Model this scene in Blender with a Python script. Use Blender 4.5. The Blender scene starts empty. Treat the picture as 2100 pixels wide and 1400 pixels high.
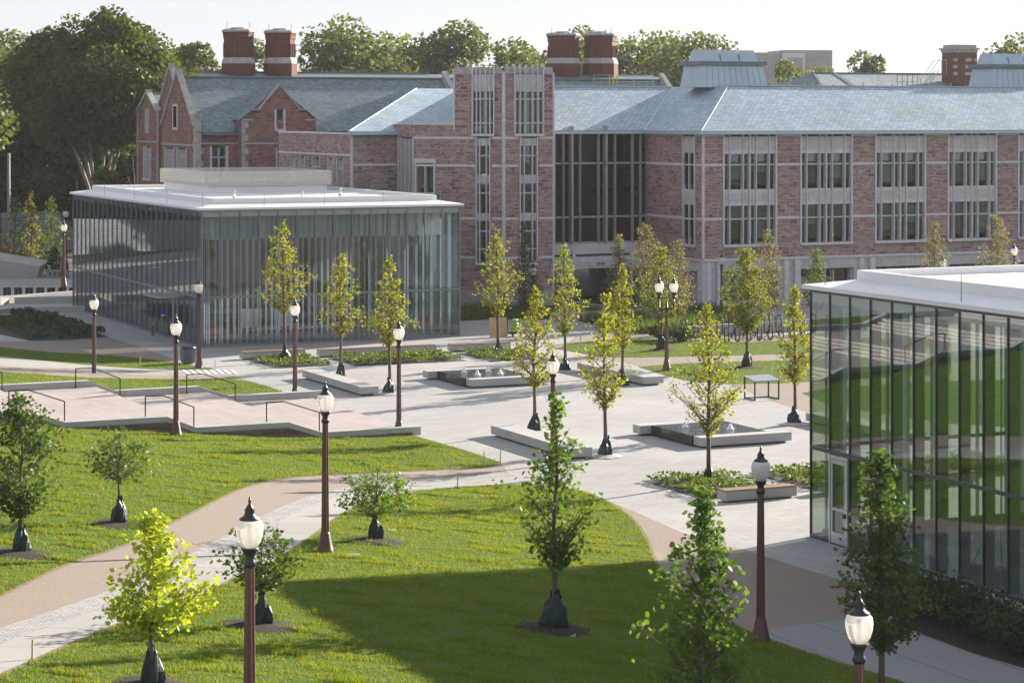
import bpy, bmesh, math, random
import numpy as np
from mathutils import Vector, Matrix

# ------------------------------------------------------------------ camera, sky, sun, exposure
S = bpy.context.scene
COL = S.collection
F, H, YH, CX = 4800.0, 14.5, 232.0, 1050.0          # focal length (px of a 2100 px wide picture), eye height, horizon row, centre column
ANG = math.radians(24.7)                            # heading of the plaza grid
CA, SA = math.cos(ANG), math.sin(ANG)

cam_d = bpy.data.cameras.new('camera'); cam = bpy.data.objects.new('camera', cam_d); COL.objects.link(cam)
cam_d.sensor_width = 36.0; cam_d.lens = F / 2100 * 36
cam_d.shift_y = -(700 - YH) / 2100
cam.location = (0, 0, H); cam.rotation_euler = (math.radians(90), 0, 0)
cam_d.clip_start = 1.0; cam_d.clip_end = 8000
S.camera = cam

SUN_EL, SUN_AZ = math.radians(17.0), math.atan2(.735, .678)
SUN = Vector((math.sin(SUN_AZ) * math.cos(SUN_EL), math.cos(SUN_AZ) * math.cos(SUN_EL), math.sin(SUN_EL)))
W = bpy.data.worlds.new("World"); S.world = W; W.use_nodes = True
nt = W.node_tree; bg = nt.nodes['Background']
sky = nt.nodes.new('ShaderNodeTexSky'); sky.sky_type = 'NISHITA'; sky.sun_disc = False
sky.sun_elevation = SUN_EL; sky.sun_rotation = SUN_AZ
sky.altitude = 150; sky.air_density = 1.0; sky.dust_density = 1.2; sky.ozone_density = 1.0
hs = nt.nodes.new('ShaderNodeHueSaturation'); hs.inputs['Saturation'].default_value = .60        # hazy, milky sky
gm = nt.nodes.new('ShaderNodeGamma'); gm.inputs[1].default_value = .25      # bright haze evens out the dome
nt.links.new(sky.outputs[0], gm.inputs[0]); nt.links.new(gm.outputs[0], hs.inputs['Color']); 
tn = nt.nodes.new('ShaderNodeMix'); tn.data_type = 'RGBA'; tn.blend_type = 'MULTIPLY'; tn.inputs[0].default_value = 1; tn.inputs[7].default_value = (1.23, 1.28, 1.42, 1)
nt.links.new(hs.outputs[0], tn.inputs[6]); nt.links.new(tn.outputs[2], bg.inputs[0]); bg.inputs[1].default_value = 0.135
sun_d = bpy.data.lights.new('sun', 'SUN'); sun_d.energy = 4.8; sun_d.angle = math.radians(0.53); sun_d.color = (1.0, .91, .79)
sun = bpy.data.objects.new('sun', sun_d); COL.objects.link(sun); sun.rotation_euler = SUN.to_track_quat('Z', 'Y').to_euler()
S.view_settings.view_transform = 'Standard'; S.view_settings.look = 'None'
S.view_settings.gamma = 1; S.view_settings.exposure = 1.72
S.cycles.transparent_max_bounces = 24; S.cycles.max_bounces = 8
S.cycles.caustics_reflective = False; S.cycles.caustics_refractive = False

# ------------------------------------------------------------------ grid and terrain
KN = [(-80, 9.0), (0, 3.62), (33, .34), (36.5, .08), (39.5, 0.0), (500, 0.0)]   # height of the ground against u
def T(u):
    for (a, za), (b, zb) in zip(KN, KN[1:]):
        if u <= b: return za + (zb - za) * (max(u, a) - a) / (b - a)
    return 0.0
def w2g(x, y): return (CA * x + SA * y, -SA * x + CA * y)
def g2w(u, v): return (CA * u - SA * v, SA * u + CA * v)
def G(px, py, z0=None):
    """where the sight line of a photo pixel meets the ground (world x, y)"""
    z = 0.0 if z0 is None else z0
    for _ in range(60):
        d = F * (H - z) / (py - YH); x = (px - CX) / F * d
        if z0 is not None: break
        z = .5 * z + .5 * T(CA * x + SA * d)
    return (x, d)
def Guv(px, py): return w2g(*G(px, py))
def ua(x, b, O):
    r = (x - CX) / F; return (r * (O[1] + CA * b) - O[0] + SA * b) / (CA - SA * r)
def va(x, a, O):
    r = (x - CX) / F; return (O[0] + CA * a - r * (O[1] + SA * a)) / (SA + CA * r)
def zz(y, d): return H - (y - YH) * d / F

# ------------------------------------------------------------------ materials
def newmat(name):
    m = bpy.data.materials.new(name); m.use_nodes = True; n = m.node_tree; n.nodes.clear()
    out = n.nodes.new('ShaderNodeOutputMaterial'); return m, n, out
def nd(n, t, **k):
    x = n.nodes.new('ShaderNode' + t)
    for a, b in k.items(): setattr(x, a, b)
    return x
def L(n, a, b): n.links.new(a, b)
def noise_fac(n, scale, detail=4, coord='Object', rough=.6, lo=.3, hi=.7):
    tc = nd(n, 'TexCoord'); nz = nd(n, 'TexNoise'); nz.inputs['Scale'].default_value = scale; nz.inputs['Detail'].default_value = detail
    nz.inputs['Roughness'].default_value = rough
    L(n, tc.outputs[coord], nz.inputs['Vector'])
    mr = nd(n, 'MapRange'); mr.inputs[1].default_value = lo; mr.inputs[2].default_value = hi
    L(n, nz.outputs['Fac'], mr.inputs[0]); return mr.outputs[0]
def mixc(n, f, a, b, mode='MIX'):
    m = nd(n, 'Mix', data_type='RGBA', blend_type=mode)
    if isinstance(f, (int, float)): m.inputs[0].default_value = f
    else: L(n, f, m.inputs[0])
    for s, c in ((6, a), (7, b)):
        if isinstance(c, tuple): m.inputs[s].default_value = (*c, 1)
        else: L(n, c, m.inputs[s])
    return m.outputs[2]
def pbr(n, out, col, rough=.7, metal=0, spec=.5, bump=None, bstr=.3, bdist=.02):
    p = nd(n, 'BsdfPrincipled'); p.inputs['Roughness'].default_value = rough; p.inputs['Metallic'].default_value = metal
    p.inputs['Specular IOR Level'].default_value = spec
    if isinstance(col, tuple): p.inputs['Base Color'].default_value = (*col, 1)
    else: L(n, col, p.inputs['Base Color'])
    if bump is not None:
        b = nd(n, 'Bump'); b.inputs['Strength'].default_value = bstr; b.inputs['Distance'].default_value = bdist
        L(n, bump, b.inputs['Height']); L(n, b.outputs[0], p.inputs['Normal'])
    L(n, p.outputs[0], out.inputs[0]); return p
def plain(name, c1, c2=None, scale=3, rough=.7, metal=0, spec=.5, bump=0.0, coord='Object'):
    m, n, out = newmat(name)
    if c2 is None: c2 = tuple(x * .8 for x in c1)
    f = noise_fac(n, scale, 6, coord)
    pbr(n, out, mixc(n, f, c1, c2), rough, metal, spec, f if bump else None, bump)
    return m
def brickmat(name, c1, c2, mortar, bw, rh, ms, rough=.85, big=(.75, .2), bump=.5, squash=1.0, two=False, stain=.35):
    m, n, out = newmat(name); tc = nd(n, 'TexCoord')
    def bt(w, h, off):
        b = nd(n, 'TexBrick'); b.offset = .5; b.inputs['Scale'].default_value = 1
        b.inputs['Brick Width'].default_value = w; b.inputs['Row Height'].default_value = h; b.inputs['Mortar Size'].default_value = ms
        b.inputs['Mortar Smooth'].default_value = .3; b.inputs['Bias'].default_value = -.1
        b.inputs['Color1'].default_value = (*c1, 1); b.inputs['Color2'].default_value = (*c2, 1); b.inputs['Mortar'].default_value = (*mortar, 1)
        mp = nd(n, 'Mapping'); mp.inputs['Location'].default_value = (off, 0, 0); L(n, tc.outputs['UV'], mp.inputs[0]); L(n, mp.outputs[0], b.inputs['Vector']); return b
    b1 = bt(bw, rh, 0); col, fac = b1.outputs['Color'], b1.outputs['Fac']
    if two:
        b2 = bt(bw * 1.35, rh * 2, .17)
        v = nd(n, 'TexVoronoi'); v.inputs['Scale'].default_value = 1.1; L(n, tc.outputs['UV'], v.inputs['Vector'])
        gt = nd(n, 'Math', operation='GREATER_THAN'); gt.inputs[1].default_value = .55
        sp = nd(n, 'SeparateColor'); L(n, v.outputs['Color'], sp.inputs[0]); L(n, sp.outputs[0], gt.inputs[0])
        col = mixc(n, gt.outputs[0], col, b2.outputs['Color'])
        mf = nd(n, 'Mix', data_type='FLOAT'); L(n, gt.outputs[0], mf.inputs[0]); L(n, fac, mf.inputs[2]); L(n, b2.outputs['Fac'], mf.inputs[3]); fac = mf.outputs[0]
    f = noise_fac(n, big[1], 5, 'UV'); dark = mixc(n, f, (1, 1, 1), (big[0],) * 3)
    f2 = noise_fac(n, 9, 3, 'UV'); d2 = mixc(n, f2, (1.06, 1.06, 1.06), (1 - stain,) * 3)
    col = mixc(n, 1.0, mixc(n, 1.0, col, dark, 'MULTIPLY'), d2, 'MULTIPLY')
    inv = nd(n, 'Math', operation='SUBTRACT'); inv.inputs[0].default_value = 1; L(n, fac, inv.inputs[1])
    pbr(n, out, col, rough, bump=inv.outputs[0], bstr=bump, bdist=.03); return m
def leafmat(name, c1, c2, trans=.45, gloss=.03, tt=(1.15, 1.18, .55)):
    m, n, out = newmat(name); geo = nd(n, 'NewGeometry')
    rnd = geo.outputs['Random Per Island']
    f = noise_fac(n, .35, 2); add = nd(n, 'Math', operation='MULTIPLY_ADD'); add.inputs[1].default_value = .65
    L(n, rnd, add.inputs[0]); mul = nd(n, 'Math', operation='MULTIPLY'); mul.inputs[1].default_value = .35; L(n, f, mul.inputs[0]); L(n, mul.outputs[0], add.inputs[2])
    col = mixc(n, add.outputs[0], c1, c2)
    d = nd(n, 'BsdfDiffuse'); t = nd(n, 'BsdfTranslucent'); L(n, col, d.inputs[0])
    tcol = mixc(n, 1.0, col, tt, 'MULTIPLY'); L(n, tcol, t.inputs[0])
    mx = nd(n, 'MixShader'); mx.inputs[0].default_value = trans; L(n, d.outputs[0], mx.inputs[1]); L(n, t.outputs[0], mx.inputs[2])
    g = nd(n, 'BsdfGlossy'); g.inputs['Roughness'].default_value = .5
    m2 = nd(n, 'MixShader'); m2.inputs[0].default_value = gloss; L(n, mx.outputs[0], m2.inputs[1]); L(n, g.outputs[0], m2.inputs[2])
    L(n, m2.outputs[0], out.inputs[0]); return m
def glassmat(name, tint, ior=1.6, boost=1.3, base=.03, wav=.0, gc=(.85, .88, .88)):
    m, n, out = newmat(name)
    tr = nd(n, 'BsdfTransparent'); tr.inputs[0].default_value = (*tint, 1)
    gl = nd(n, 'BsdfGlossy'); gl.inputs['Roughness'].default_value = .0; gl.inputs[0].default_value = (*gc, 1)
    fr = nd(n, 'Fresnel'); fr.inputs[0].default_value = ior
    ma = nd(n, 'Math', operation='MULTIPLY_ADD', use_clamp=True); ma.inputs[1].default_value = boost; ma.inputs[2].default_value = base; L(n, fr.outputs[0], ma.inputs[0])
    mx = nd(n, 'MixShader'); L(n, ma.outputs[0], mx.inputs[0]); L(n, tr.outputs[0], mx.inputs[1]); L(n, gl.outputs[0], mx.inputs[2])
    if wav:
        tc = nd(n, 'TexCoord'); nz = nd(n, 'TexNoise'); nz.inputs['Scale'].default_value = .45; nz.inputs['Detail'].default_value = 1
        L(n, tc.outputs['Object'], nz.inputs['Vector']); b = nd(n, 'Bump'); b.inputs['Strength'].default_value = wav; b.inputs['Distance'].default_value = .1
        L(n, nz.outputs['Fac'], b.inputs['Height']); L(n, b.outputs[0], gl.inputs['Normal'])
    L(n, mx.outputs[0], out.inputs[0]); return m

M = {}
M['brick'] = brickmat('red_granite_ashlar', (.245, .118, .114), (.50, .325, .305), (.58, .52, .50), .52, .145, .015, two=True)
M['oldbrick'] = brickmat('old_red_granite_ashlar', (.25, .095, .080), (.44, .21, .175), (.38, .27, .24), .52, .145, .013, two=True)
M['redbrick'] = brickmat('chimney_red_brick', (.15, .045, .033), (.22, .075, .052), (.20, .11, .09), .21, .075, .008)
M['slate'] = brickmat('blue_grey_slate', (.36, .465, .55), (.55, .65, .73), (.20, .27, .33), .46, .27, .026, rough=.5, bump=.8, stain=.2)
M['oldslate'] = brickmat('dark_slate', (.17, .225, .25), (.29, .355, .38), (.07, .095, .11), .46, .28, .026, rough=.6, bump=.8, stain=.25)
M['stone'] = plain('limestone', (.60, .575, .59), (.47, .45, .465), 2.2, .85, bump=.1)
M['dimstone'] = plain('brown_grey_stone_posts', (.36, .33, .33), (.28, .26, .26), 2.2, .85)
M['palestone'] = plain('pale_weathered_stone', (.46, .43, .40), (.28, .26, .25), 2.5, .85, bump=.1)
M['screen'] = plain('beige_metal_screen', (.62, .57, .50), (.56, .51, .45), 2, .5)
M['retaining'] = brickmat('grey_coursed_stone', (.40, .41, .46), (.55, .56, .61), (.20, .20, .22), .9, .3, .03)
M['basestone'] = brickmat('wall_base_stone', (.14, .075, .065), (.27, .19, .165), (.22, .18, .16), .9, .3, .02)
M['pavers'] = brickmat('grey_concrete_pavers', (.345, .33, .32), (.395, .38, .37), (.27, .26, .25), .9, .45, .022, big=(.76, .09), bump=.15, stain=.12)
M['steps'] = brickmat('pink_granite_steps', (.36, .30, .285), (.41, .345, .325), (.28, .22, .21), 1.2, .5, .012, big=(.86, .2), bump=.1, stain=.1)
M['concrete'] = plain('cast_concrete', (.42, .405, .385), (.33, .315, .30), 1.1, .8, bump=.05)
M['conpath'] = brickmat('broom_concrete', (.29, .275, .255), (.32, .30, .28), (.16, .15, .14), 40, 2.2, .02, big=(.84, .15), bump=.05, stain=.1)
M['benchcon'] = plain('smooth_precast', (.43, .415, .395), (.36, .345, .33), .8, .65)
M['tan'] = plain('exposed_aggregate', (.255, .20, .16), (.175, .135, .11), 14, .9, bump=.3)
M['edge'] = plain('dry_edge_soil', (.20, .13, .07), (.10, .09, .03), 6, .95)
M['cobble'] = brickmat('granite_setts', (.34, .34, .35), (.50, .49, .48), (.22, .20, .18), .22, .11, .02, big=(.8, .6))
M['mulch'] = plain('dark_mulch', (.020, .010, .007), (.008, .004, .003), 14, .95, bump=1.0)
M['soil'] = plain('planting_soil', (.05, .04, .028), (.025, .02, .014), 8, .95, bump=.6)
M['post'] = plain('rust_brown_paint', (.115, .042, .028), (.075, .027, .020), 6, .5)
M['black'] = plain('black_metal', (.018, .018, .02), (.012, .012, .013), 5, .4)
M['bag'] = plain('dark_green_bag', (.006, .024, .021), (.004, .014, .013), 5, .42, spec=.35, bump=.3)
M['white'] = plain('white_roof_membrane', (.80, .79, .77), (.66, .65, .63), .35, .6)
M['fascia'] = plain('pale_metal_edge', (.76, .75, .745), (.70, .69, .69), .6, .45, metal=.05)
M['mullion'] = plain('grey_metal_mullion', (.21, .235, .265), (.17, .19, .22), 2, .35, metal=.5)
M['darkmull'] = plain('dark_metal_mullion', (.075, .085, .10), (.06, .068, .08), 2, .35, metal=.4)
M['doorframe'] = plain('silver_door_metal', (.50, .52, .56), (.44, .46, .50), 2, .3, metal=.5)
m, n, out = newmat('fritted_glass_fin'); f = noise_fac(n, 1.5, 3); c = mixc(n, f, (.60, .66, .71), (.50, .57, .62))
d = nd(n, 'BsdfDiffuse'); t = nd(n, 'BsdfTranslucent'); L(n, c, d.inputs[0]); L(n, c, t.inputs[0]); mx = nd(n, 'MixShader'); mx.inputs[0].default_value = .5
L(n, d.outputs[0], mx.inputs[1]); L(n, t.outputs[0], mx.inputs[2]); L(n, mx.outputs[0], out.inputs[0]); M['fritfin'] = m
M['brownfin'] = plain('bronze_fin', (.19, .185, .18), (.15, .145, .14), 1.5, .4)
M['blind'] = plain('pale_roller_blind', (.30, .36, .36), (.25, .31, .31), 1, .8)
M['louvre'] = plain('green_grey_louvre', (.26, .36, .35), (.22, .31, .30), 1, .6)
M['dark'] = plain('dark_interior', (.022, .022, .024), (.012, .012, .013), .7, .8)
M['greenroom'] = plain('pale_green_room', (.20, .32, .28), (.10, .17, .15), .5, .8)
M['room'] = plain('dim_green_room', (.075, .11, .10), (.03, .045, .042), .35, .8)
M['wood'] = plain('dark_wood_panel', (.13, .065, .038), (.085, .042, .026), 1.2, .55)
M['benchwood'] = plain('bench_timber', (.33, .20, .13), (.23, .13, .085), 5, .6)
M['ply'] = plain('plywood', (.52, .33, .17), (.42, .25, .12), 4, .7)
M['lath'] = plain('raw_pine_lath', (.62, .48, .28), (.5, .37, .2), 5, .8)
M['red'] = plain('red_upholstery', (.42, .05, .03), (.32, .035, .022), 3, .6)
M['whiteplastic'] = plain('white_laminate', (.75, .75, .74), (.68, .68, .67), 2, .4)
M['floor'] = plain('polished_floor', (.42, .41, .39), (.36, .35, .33), .6, .25)
M['copper'] = plain('zinc_cladding', (.40, .50, .56), (.34, .43, .49), .8, .45, metal=.35)
M['zincdark'] = plain('dark_zinc', (.15, .185, .205), (.12, .15, .17), .8, .5, metal=.3)
M['farwall'] = plain('far_mauve_wall', (.40, .33, .33), (.36, .30, .30), .2, .9)
M['farwhite'] = plain('far_white_panel', (.62, .62, .63), (.55, .55, .57), .3, .8)
M['farglass'] = plain('far_window', (.28, .33, .36), (.2, .24, .27), .3, .2)
M['bark'] = plain('young_bark', (.13, .10, .08), (.075, .058, .047), 9, .9, bump=.3)
M['paleb'] = plain('pale_mottled_bark', (.27, .245, .205), (.16, .14, .11), 1.6, .85)
M['birch'] = plain('peeling_birch_bark', (.36, .25, .17), (.22, .13, .085), 6, .85)
M['granite'] = plain('dark_polished_granite', (.05, .037, .025), (.034, .025, .018), 8, .16)
M['yellowrail'] = plain('yellow_paint', (.65, .47, .05), (.55, .39, .04), 3, .5)
M['cartgreen'] = plain('green_yellow_vest_fabric', (.16, .38, .12), (.45, .50, .08), 6, .6)
M['bluesign'] = plain('blue_paint', (.03, .14, .42), (.025, .11, .36), 3, .5)
M['steel'] = plain('brushed_steel', (.4, .41, .43), (.32, .33, .35), 2, .3, metal=.7)
M['glasstop'] = plain('frosted_panel_top', (.27, .30, .33), (.22, .25, .28), 1, .2)
M['lid'] = plain('grey_valve_lid', (.36, .36, .35), (.26, .26, .25), 5, .7)
M['utility'] = plain('olive_grey_cabinet', (.24, .23, .18), (.2, .19, .15), 2, .6)
M['walkcon'] = brickmat('shade_tinted_concrete', (.225, .22, .22), (.25, .245, .245), (.10, .10, .10), 40, 2.2, .03, big=(.84, .15), bump=.05, stain=.1)  # path concrete again, with the walkway's shade darkened into its colour
M['asphalt'] = plain('asphalt', (.07, .07, .072), (.05, .05, .052), 2, .9)
M['glass_left'] = glassmat('pavilion_glass_cool', (.92, .945, .96), 1.5, .75, .015, .012)
M['glass_right'] = glassmat('pavilion_glass_green', (.89, .95, .89), 1.5, .62, .01, .012, (.62, .66, .74))
M['pane'] = glassmat('window_glass', (.80, .88, .86), 1.55, 1.0, .03)
# lamp globe
m, n, out = newmat('prismatic_acorn_globe')
d = nd(n, 'BsdfDiffuse'); d.inputs[0].default_value = (.85, .83, .80, 1); t = nd(n, 'BsdfTranslucent'); t.inputs[0].default_value = (.9, .86, .80, 1)
mx = nd(n, 'MixShader'); mx.inputs[0].default_value = .55; L(n, d.outputs[0], mx.inputs[1]); L(n, t.outputs[0], mx.inputs[2])
g = nd(n, 'BsdfGlossy'); g.inputs['Roughness'].default_value = .12; m2 = nd(n, 'MixShader'); m2.inputs[0].default_value = .08
L(n, mx.outputs[0], m2.inputs[1]); L(n, g.outputs[0], m2.inputs[2])
tp = nd(n, 'BsdfTransparent'); m3 = nd(n, 'MixShader'); m3.inputs[0].default_value = .22; L(n, m2.outputs[0], m3.inputs[1]); L(n, tp.outputs[0], m3.inputs[2]); L(n, m3.outputs[0], out.inputs[0]); M['globe'] = m
# water
m, n, out = newmat('rippled_water'); f = noise_fac(n, 5, 3); pbr(n, out, (.03, .035, .03), .06, spec=.7, bump=f, bstr=.35, bdist=.08); M['water'] = m
m, n, out = newmat('white_foam_jet'); f = noise_fac(n, 12, 3); pbr(n, out, mixc(n, f, (.90, .91, .92), (.75, .78, .80)), .9); M['foam'] = m
# lawn
m, n, out = newmat('mown_lawn')
f1 = noise_fac(n, .35, 4); f2 = noise_fac(n, 6, 5); f3 = noise_fac(n, 30, 3)
c = mixc(n, f1, (.066, .148, .012), (.125, .188, .020)); c = mixc(n, f2, c, (.060, .085, .010)); c2 = mixc(n, f3, (1.15, 1.15, 1.1), (.7, .75, .7)); c = mixc(n, 1.0, c, c2, 'MULTIPLY')
pbr(n, out, c, .9, spec=.15, bump=f3, bstr=.6, bdist=.05); M['lawn'] = m
m, n, out = newmat('far_ground'); f1 = noise_fac(n, .02, 4); pbr(n, out, mixc(n, f1, (.045, .07, .018), (.07, .08, .03)), .95, spec=.1); M['farground'] = m
LM = {}
LM['plaza'] = leafmat('yellow_green_leaf', (.19, .215, .018), (.38, .35, .03), .5)
LM['plaza2'] = leafmat('olive_green_leaf', (.13, .17, .022), (.27, .26, .035), .48)
LM['lime'] = leafmat('lime_yellow_leaf', (.30, .37, .03), (.47, .50, .04), .5)
LM['green'] = leafmat('fresh_green_leaf', (.065, .145, .018), (.165, .24, .028), .5)
LM['deep'] = leafmat('deep_green_leaf', (.045, .092, .018), (.105, .16, .026), .45)
LM['dusty'] = leafmat('dusty_olive_leaf', (.14, .135, .065), (.26, .225, .115), .42)
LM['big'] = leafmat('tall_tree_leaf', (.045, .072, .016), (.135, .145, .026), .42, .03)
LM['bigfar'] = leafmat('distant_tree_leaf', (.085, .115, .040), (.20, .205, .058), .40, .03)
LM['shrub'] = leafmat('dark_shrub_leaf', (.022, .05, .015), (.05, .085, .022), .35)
LM['cover'] = leafmat('ground_cover_leaf', (.075, .125, .022), (.17, .20, .04), .4)
LM['juniper'] = leafmat('juniper_leaf', (.030, .062, .024), (.085, .115, .045), .3)
LM['grass'] = leafmat('grass_blade', (.066, .178, .012), (.150, .258, .024), .5, .02, (2.3, 1.22, .5))
LM['reed'] = leafmat('tall_grass_blade', (.07, .13, .02), (.16, .19, .04), .45, .02)

# ------------------------------------------------------------------ object helpers
def tag(o, label=None, cat=None, group=None, kind=None):
    if label: o['label'] = label
    if cat: o['category'] = cat
    if group: o['group'] = group
    if kind: o['kind'] = kind
    return o
def empty(name, loc, rz=0, label=None, cat=None, group=None):
    o = bpy.data.objects.new(name, None); COL.objects.link(o); o.location = loc; o.rotation_euler = (0, 0, rz); o.empty_display_size = .2
    return tag(o, label, cat, group)
def copy_tree(o, parent=None):
    c = o.copy(); COL.objects.link(c)
    if parent: c.parent = parent
    for ch in [x for x in o.children]: copy_tree(ch, c)
    return c
def raw(name, verts, loops, starts, mat, parent=None, smooth=False, uv=None):
    me = bpy.data.meshes.new(name); verts = np.asarray(verts, dtype=np.float32)
    me.vertices.add(len(verts)); me.vertices.foreach_set('co', verts.ravel())
    me.loops.add(len(loops)); me.loops.foreach_set('vertex_index', np.asarray(loops, dtype=np.int32))
    me.polygons.add(len(starts)); me.polygons.foreach_set('loop_start', np.asarray(starts, dtype=np.int32))
    if smooth: me.polygons.foreach_set('use_smooth', np.ones(len(starts), dtype=bool))
    me.update(calc_edges=True); me.materials.append(mat)
    o = bpy.data.objects.new(name, me); COL.objects.link(o)
    if parent: o.parent = parent
    return o
class MB:
    """collects faces with metre UVs and links them as one mesh object"""
    def __init__(s): s.v, s.f, s.uv, s.sm, s.cut = [], [], [], [], []
    def face(s, pts, uv=None, smooth=False):
        b = len(s.v); s.v += [tuple(p) for p in pts]; s.f.append(list(range(b, b + len(pts))))
        if uv is None:
            p = [Vector(q) for q in pts]; nrm = Vector((0, 0, 0))
            for i in range(len(p)): nrm += p[i].cross(p[(i + 1) % len(p)])
            if nrm.length < 1e-9: nrm = Vector((0, 0, 1))
            nrm.normalize()
            if abs(nrm.z) > .97: tx, ty = Vector((1, 0, 0)), Vector((0, 1, 0))
            else:
                tx = Vector((0, 0, 1)).cross(nrm).normalized(); ty = nrm.cross(tx)
            uv = [(q.dot(tx), q.dot(ty)) for q in p]
        s.uv += list(uv); s.sm.append(smooth)
    def hexa(s, b, t):
        """eight corners: bottom ring b (ccw from above), top ring t"""
        s.cut.append(len(s.f)); s.face([b[3], b[2], b[1], b[0]]); s.face(t)
        for i in range(4): j = (i + 1) % 4; s.face([b[i], b[j], t[j], t[i]])
    def box(s, x0, x1, y0, y1, z0, z1):
        b = [(x0, y0), (x1, y0), (x1, y1), (x0, y1)]
        s.hexa([(x, y, z0) for x, y in b], [(x, y, z1) for x, y in b])
    def prism(s, poly, z0, z1):
        n_ = len(poly); s.cut.append(len(s.f)); s.face([(x, y, z1) for x, y in poly]); s.face([(x, y, z0) for x, y in reversed(poly)])
        for i in range(n_):
            a, b = poly[i], poly[(i + 1) % n_]; s.face([(*a, z0), (*b, z0), (*b, z1), (*a, z1)])
    def bar(s, p, q, w, h=None):
        h = h or w; p, q = Vector(p), Vector(q); d = (q - p)
        if d.length < 1e-6: return
        d.normalize(); up = Vector((0, 0, 1)) if abs(d.z) < .95 else Vector((0, 1, 0))
        x = d.cross(up).normalized() * w / 2; y = x.cross(d).normalized() * h / 2
        a = [p - x - y, p + x - y, p + x + y, p - x + y]; b = [k + (q - p) for k in a]
        s.face([a[3], a[2], a[1], a[0]]); s.face(b)
        for i in range(4): j = (i + 1) % 4; s.face([a[i], a[j], b[j], b[i]])
    def tube(s, pts, rads, n_=8, cap=True):
        rings = []
        for i, p in enumerate(pts):
            p = Vector(p); d = Vector(pts[min(i + 1, len(pts) - 1)]) - Vector(pts[max(i - 1, 0)])
            d.normalize(); up = Vector((1, 0, 0)) if abs(d.x) < .9 else Vector((0, 1, 0)); x = d.cross(up).normalized(); y = d.cross(x)
            rings.append([p + (x * math.cos(2 * math.pi * k / n_) + y * math.sin(2 * math.pi * k / n_)) * rads[i] for k in range(n_)])
        for a, b in zip(rings, rings[1:]):
            for k in range(n_): j = (k + 1) % n_; s.face([a[k], b[k], b[j], a[j]], smooth=True)
        if cap: s.face(rings[-1][::-1]); s.face(rings[0])
    def lathe(s, prof, n_=16, c=(0, 0), smooth=True, squash=None):
        rings = [[(c[0] + r * math.cos(2 * math.pi * k / n_), c[1] + r * math.sin(2 * math.pi * k / n_), z) for k in range(n_)] for r, z in prof]
        for (a, b) in zip(rings, rings[1:]):
            for k in range(n_): j = (k + 1) % n_; s.face([a[k], a[j], b[j], b[k]], smooth=smooth)
        s.face(rings[0][::-1]); s.face(rings[-1])
    def build_each(s, name, mat, parent):
        cuts = s.cut + [len(s.f)]; us = 0; ofs = np.cumsum([0] + [len(f) for f in s.f])
        for a, b in zip(cuts, cuts[1:]):
            if b <= a: continue
            q = MB(); v0 = min(min(f) for f in s.f[a:b]); v1 = max(max(f) for f in s.f[a:b]) + 1
            q.v = s.v[v0:v1]; q.f = [[i - v0 for i in f] for f in s.f[a:b]]; q.uv = s.uv[ofs[a]:ofs[b]]; q.sm = s.sm[a:b]; q.build(name, mat, parent)
    def build(s, name, mat, parent=None, weld=False):
        loops = [i for f in s.f for i in f]; st = np.cumsum([0] + [len(f) for f in s.f])[:-1] if s.f else []
        o = raw(name, s.v, loops, st, mat, parent); me = o.data
        l = me.uv_layers.new(name='UVMap'); l.data.foreach_set('uv', np.asarray(s.uv, dtype=np.float32).ravel())
        me.polygons.foreach_set('use_smooth', np.asarray(s.sm, dtype=bool))
        if weld or any(s.sm):
            bm = bmesh.new(); bm.from_mesh(me); bmesh.ops.remove_doubles(bm, verts=bm.verts, dist=1e-4); bm.to_mesh(me); bm.free()
        return o
def bev(o, w=.02, seg=2):
    b = o.modifiers.new('bevel', 'BEVEL'); b.width = w; b.segments = seg; b.limit_method = 'ANGLE'; return o

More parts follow.
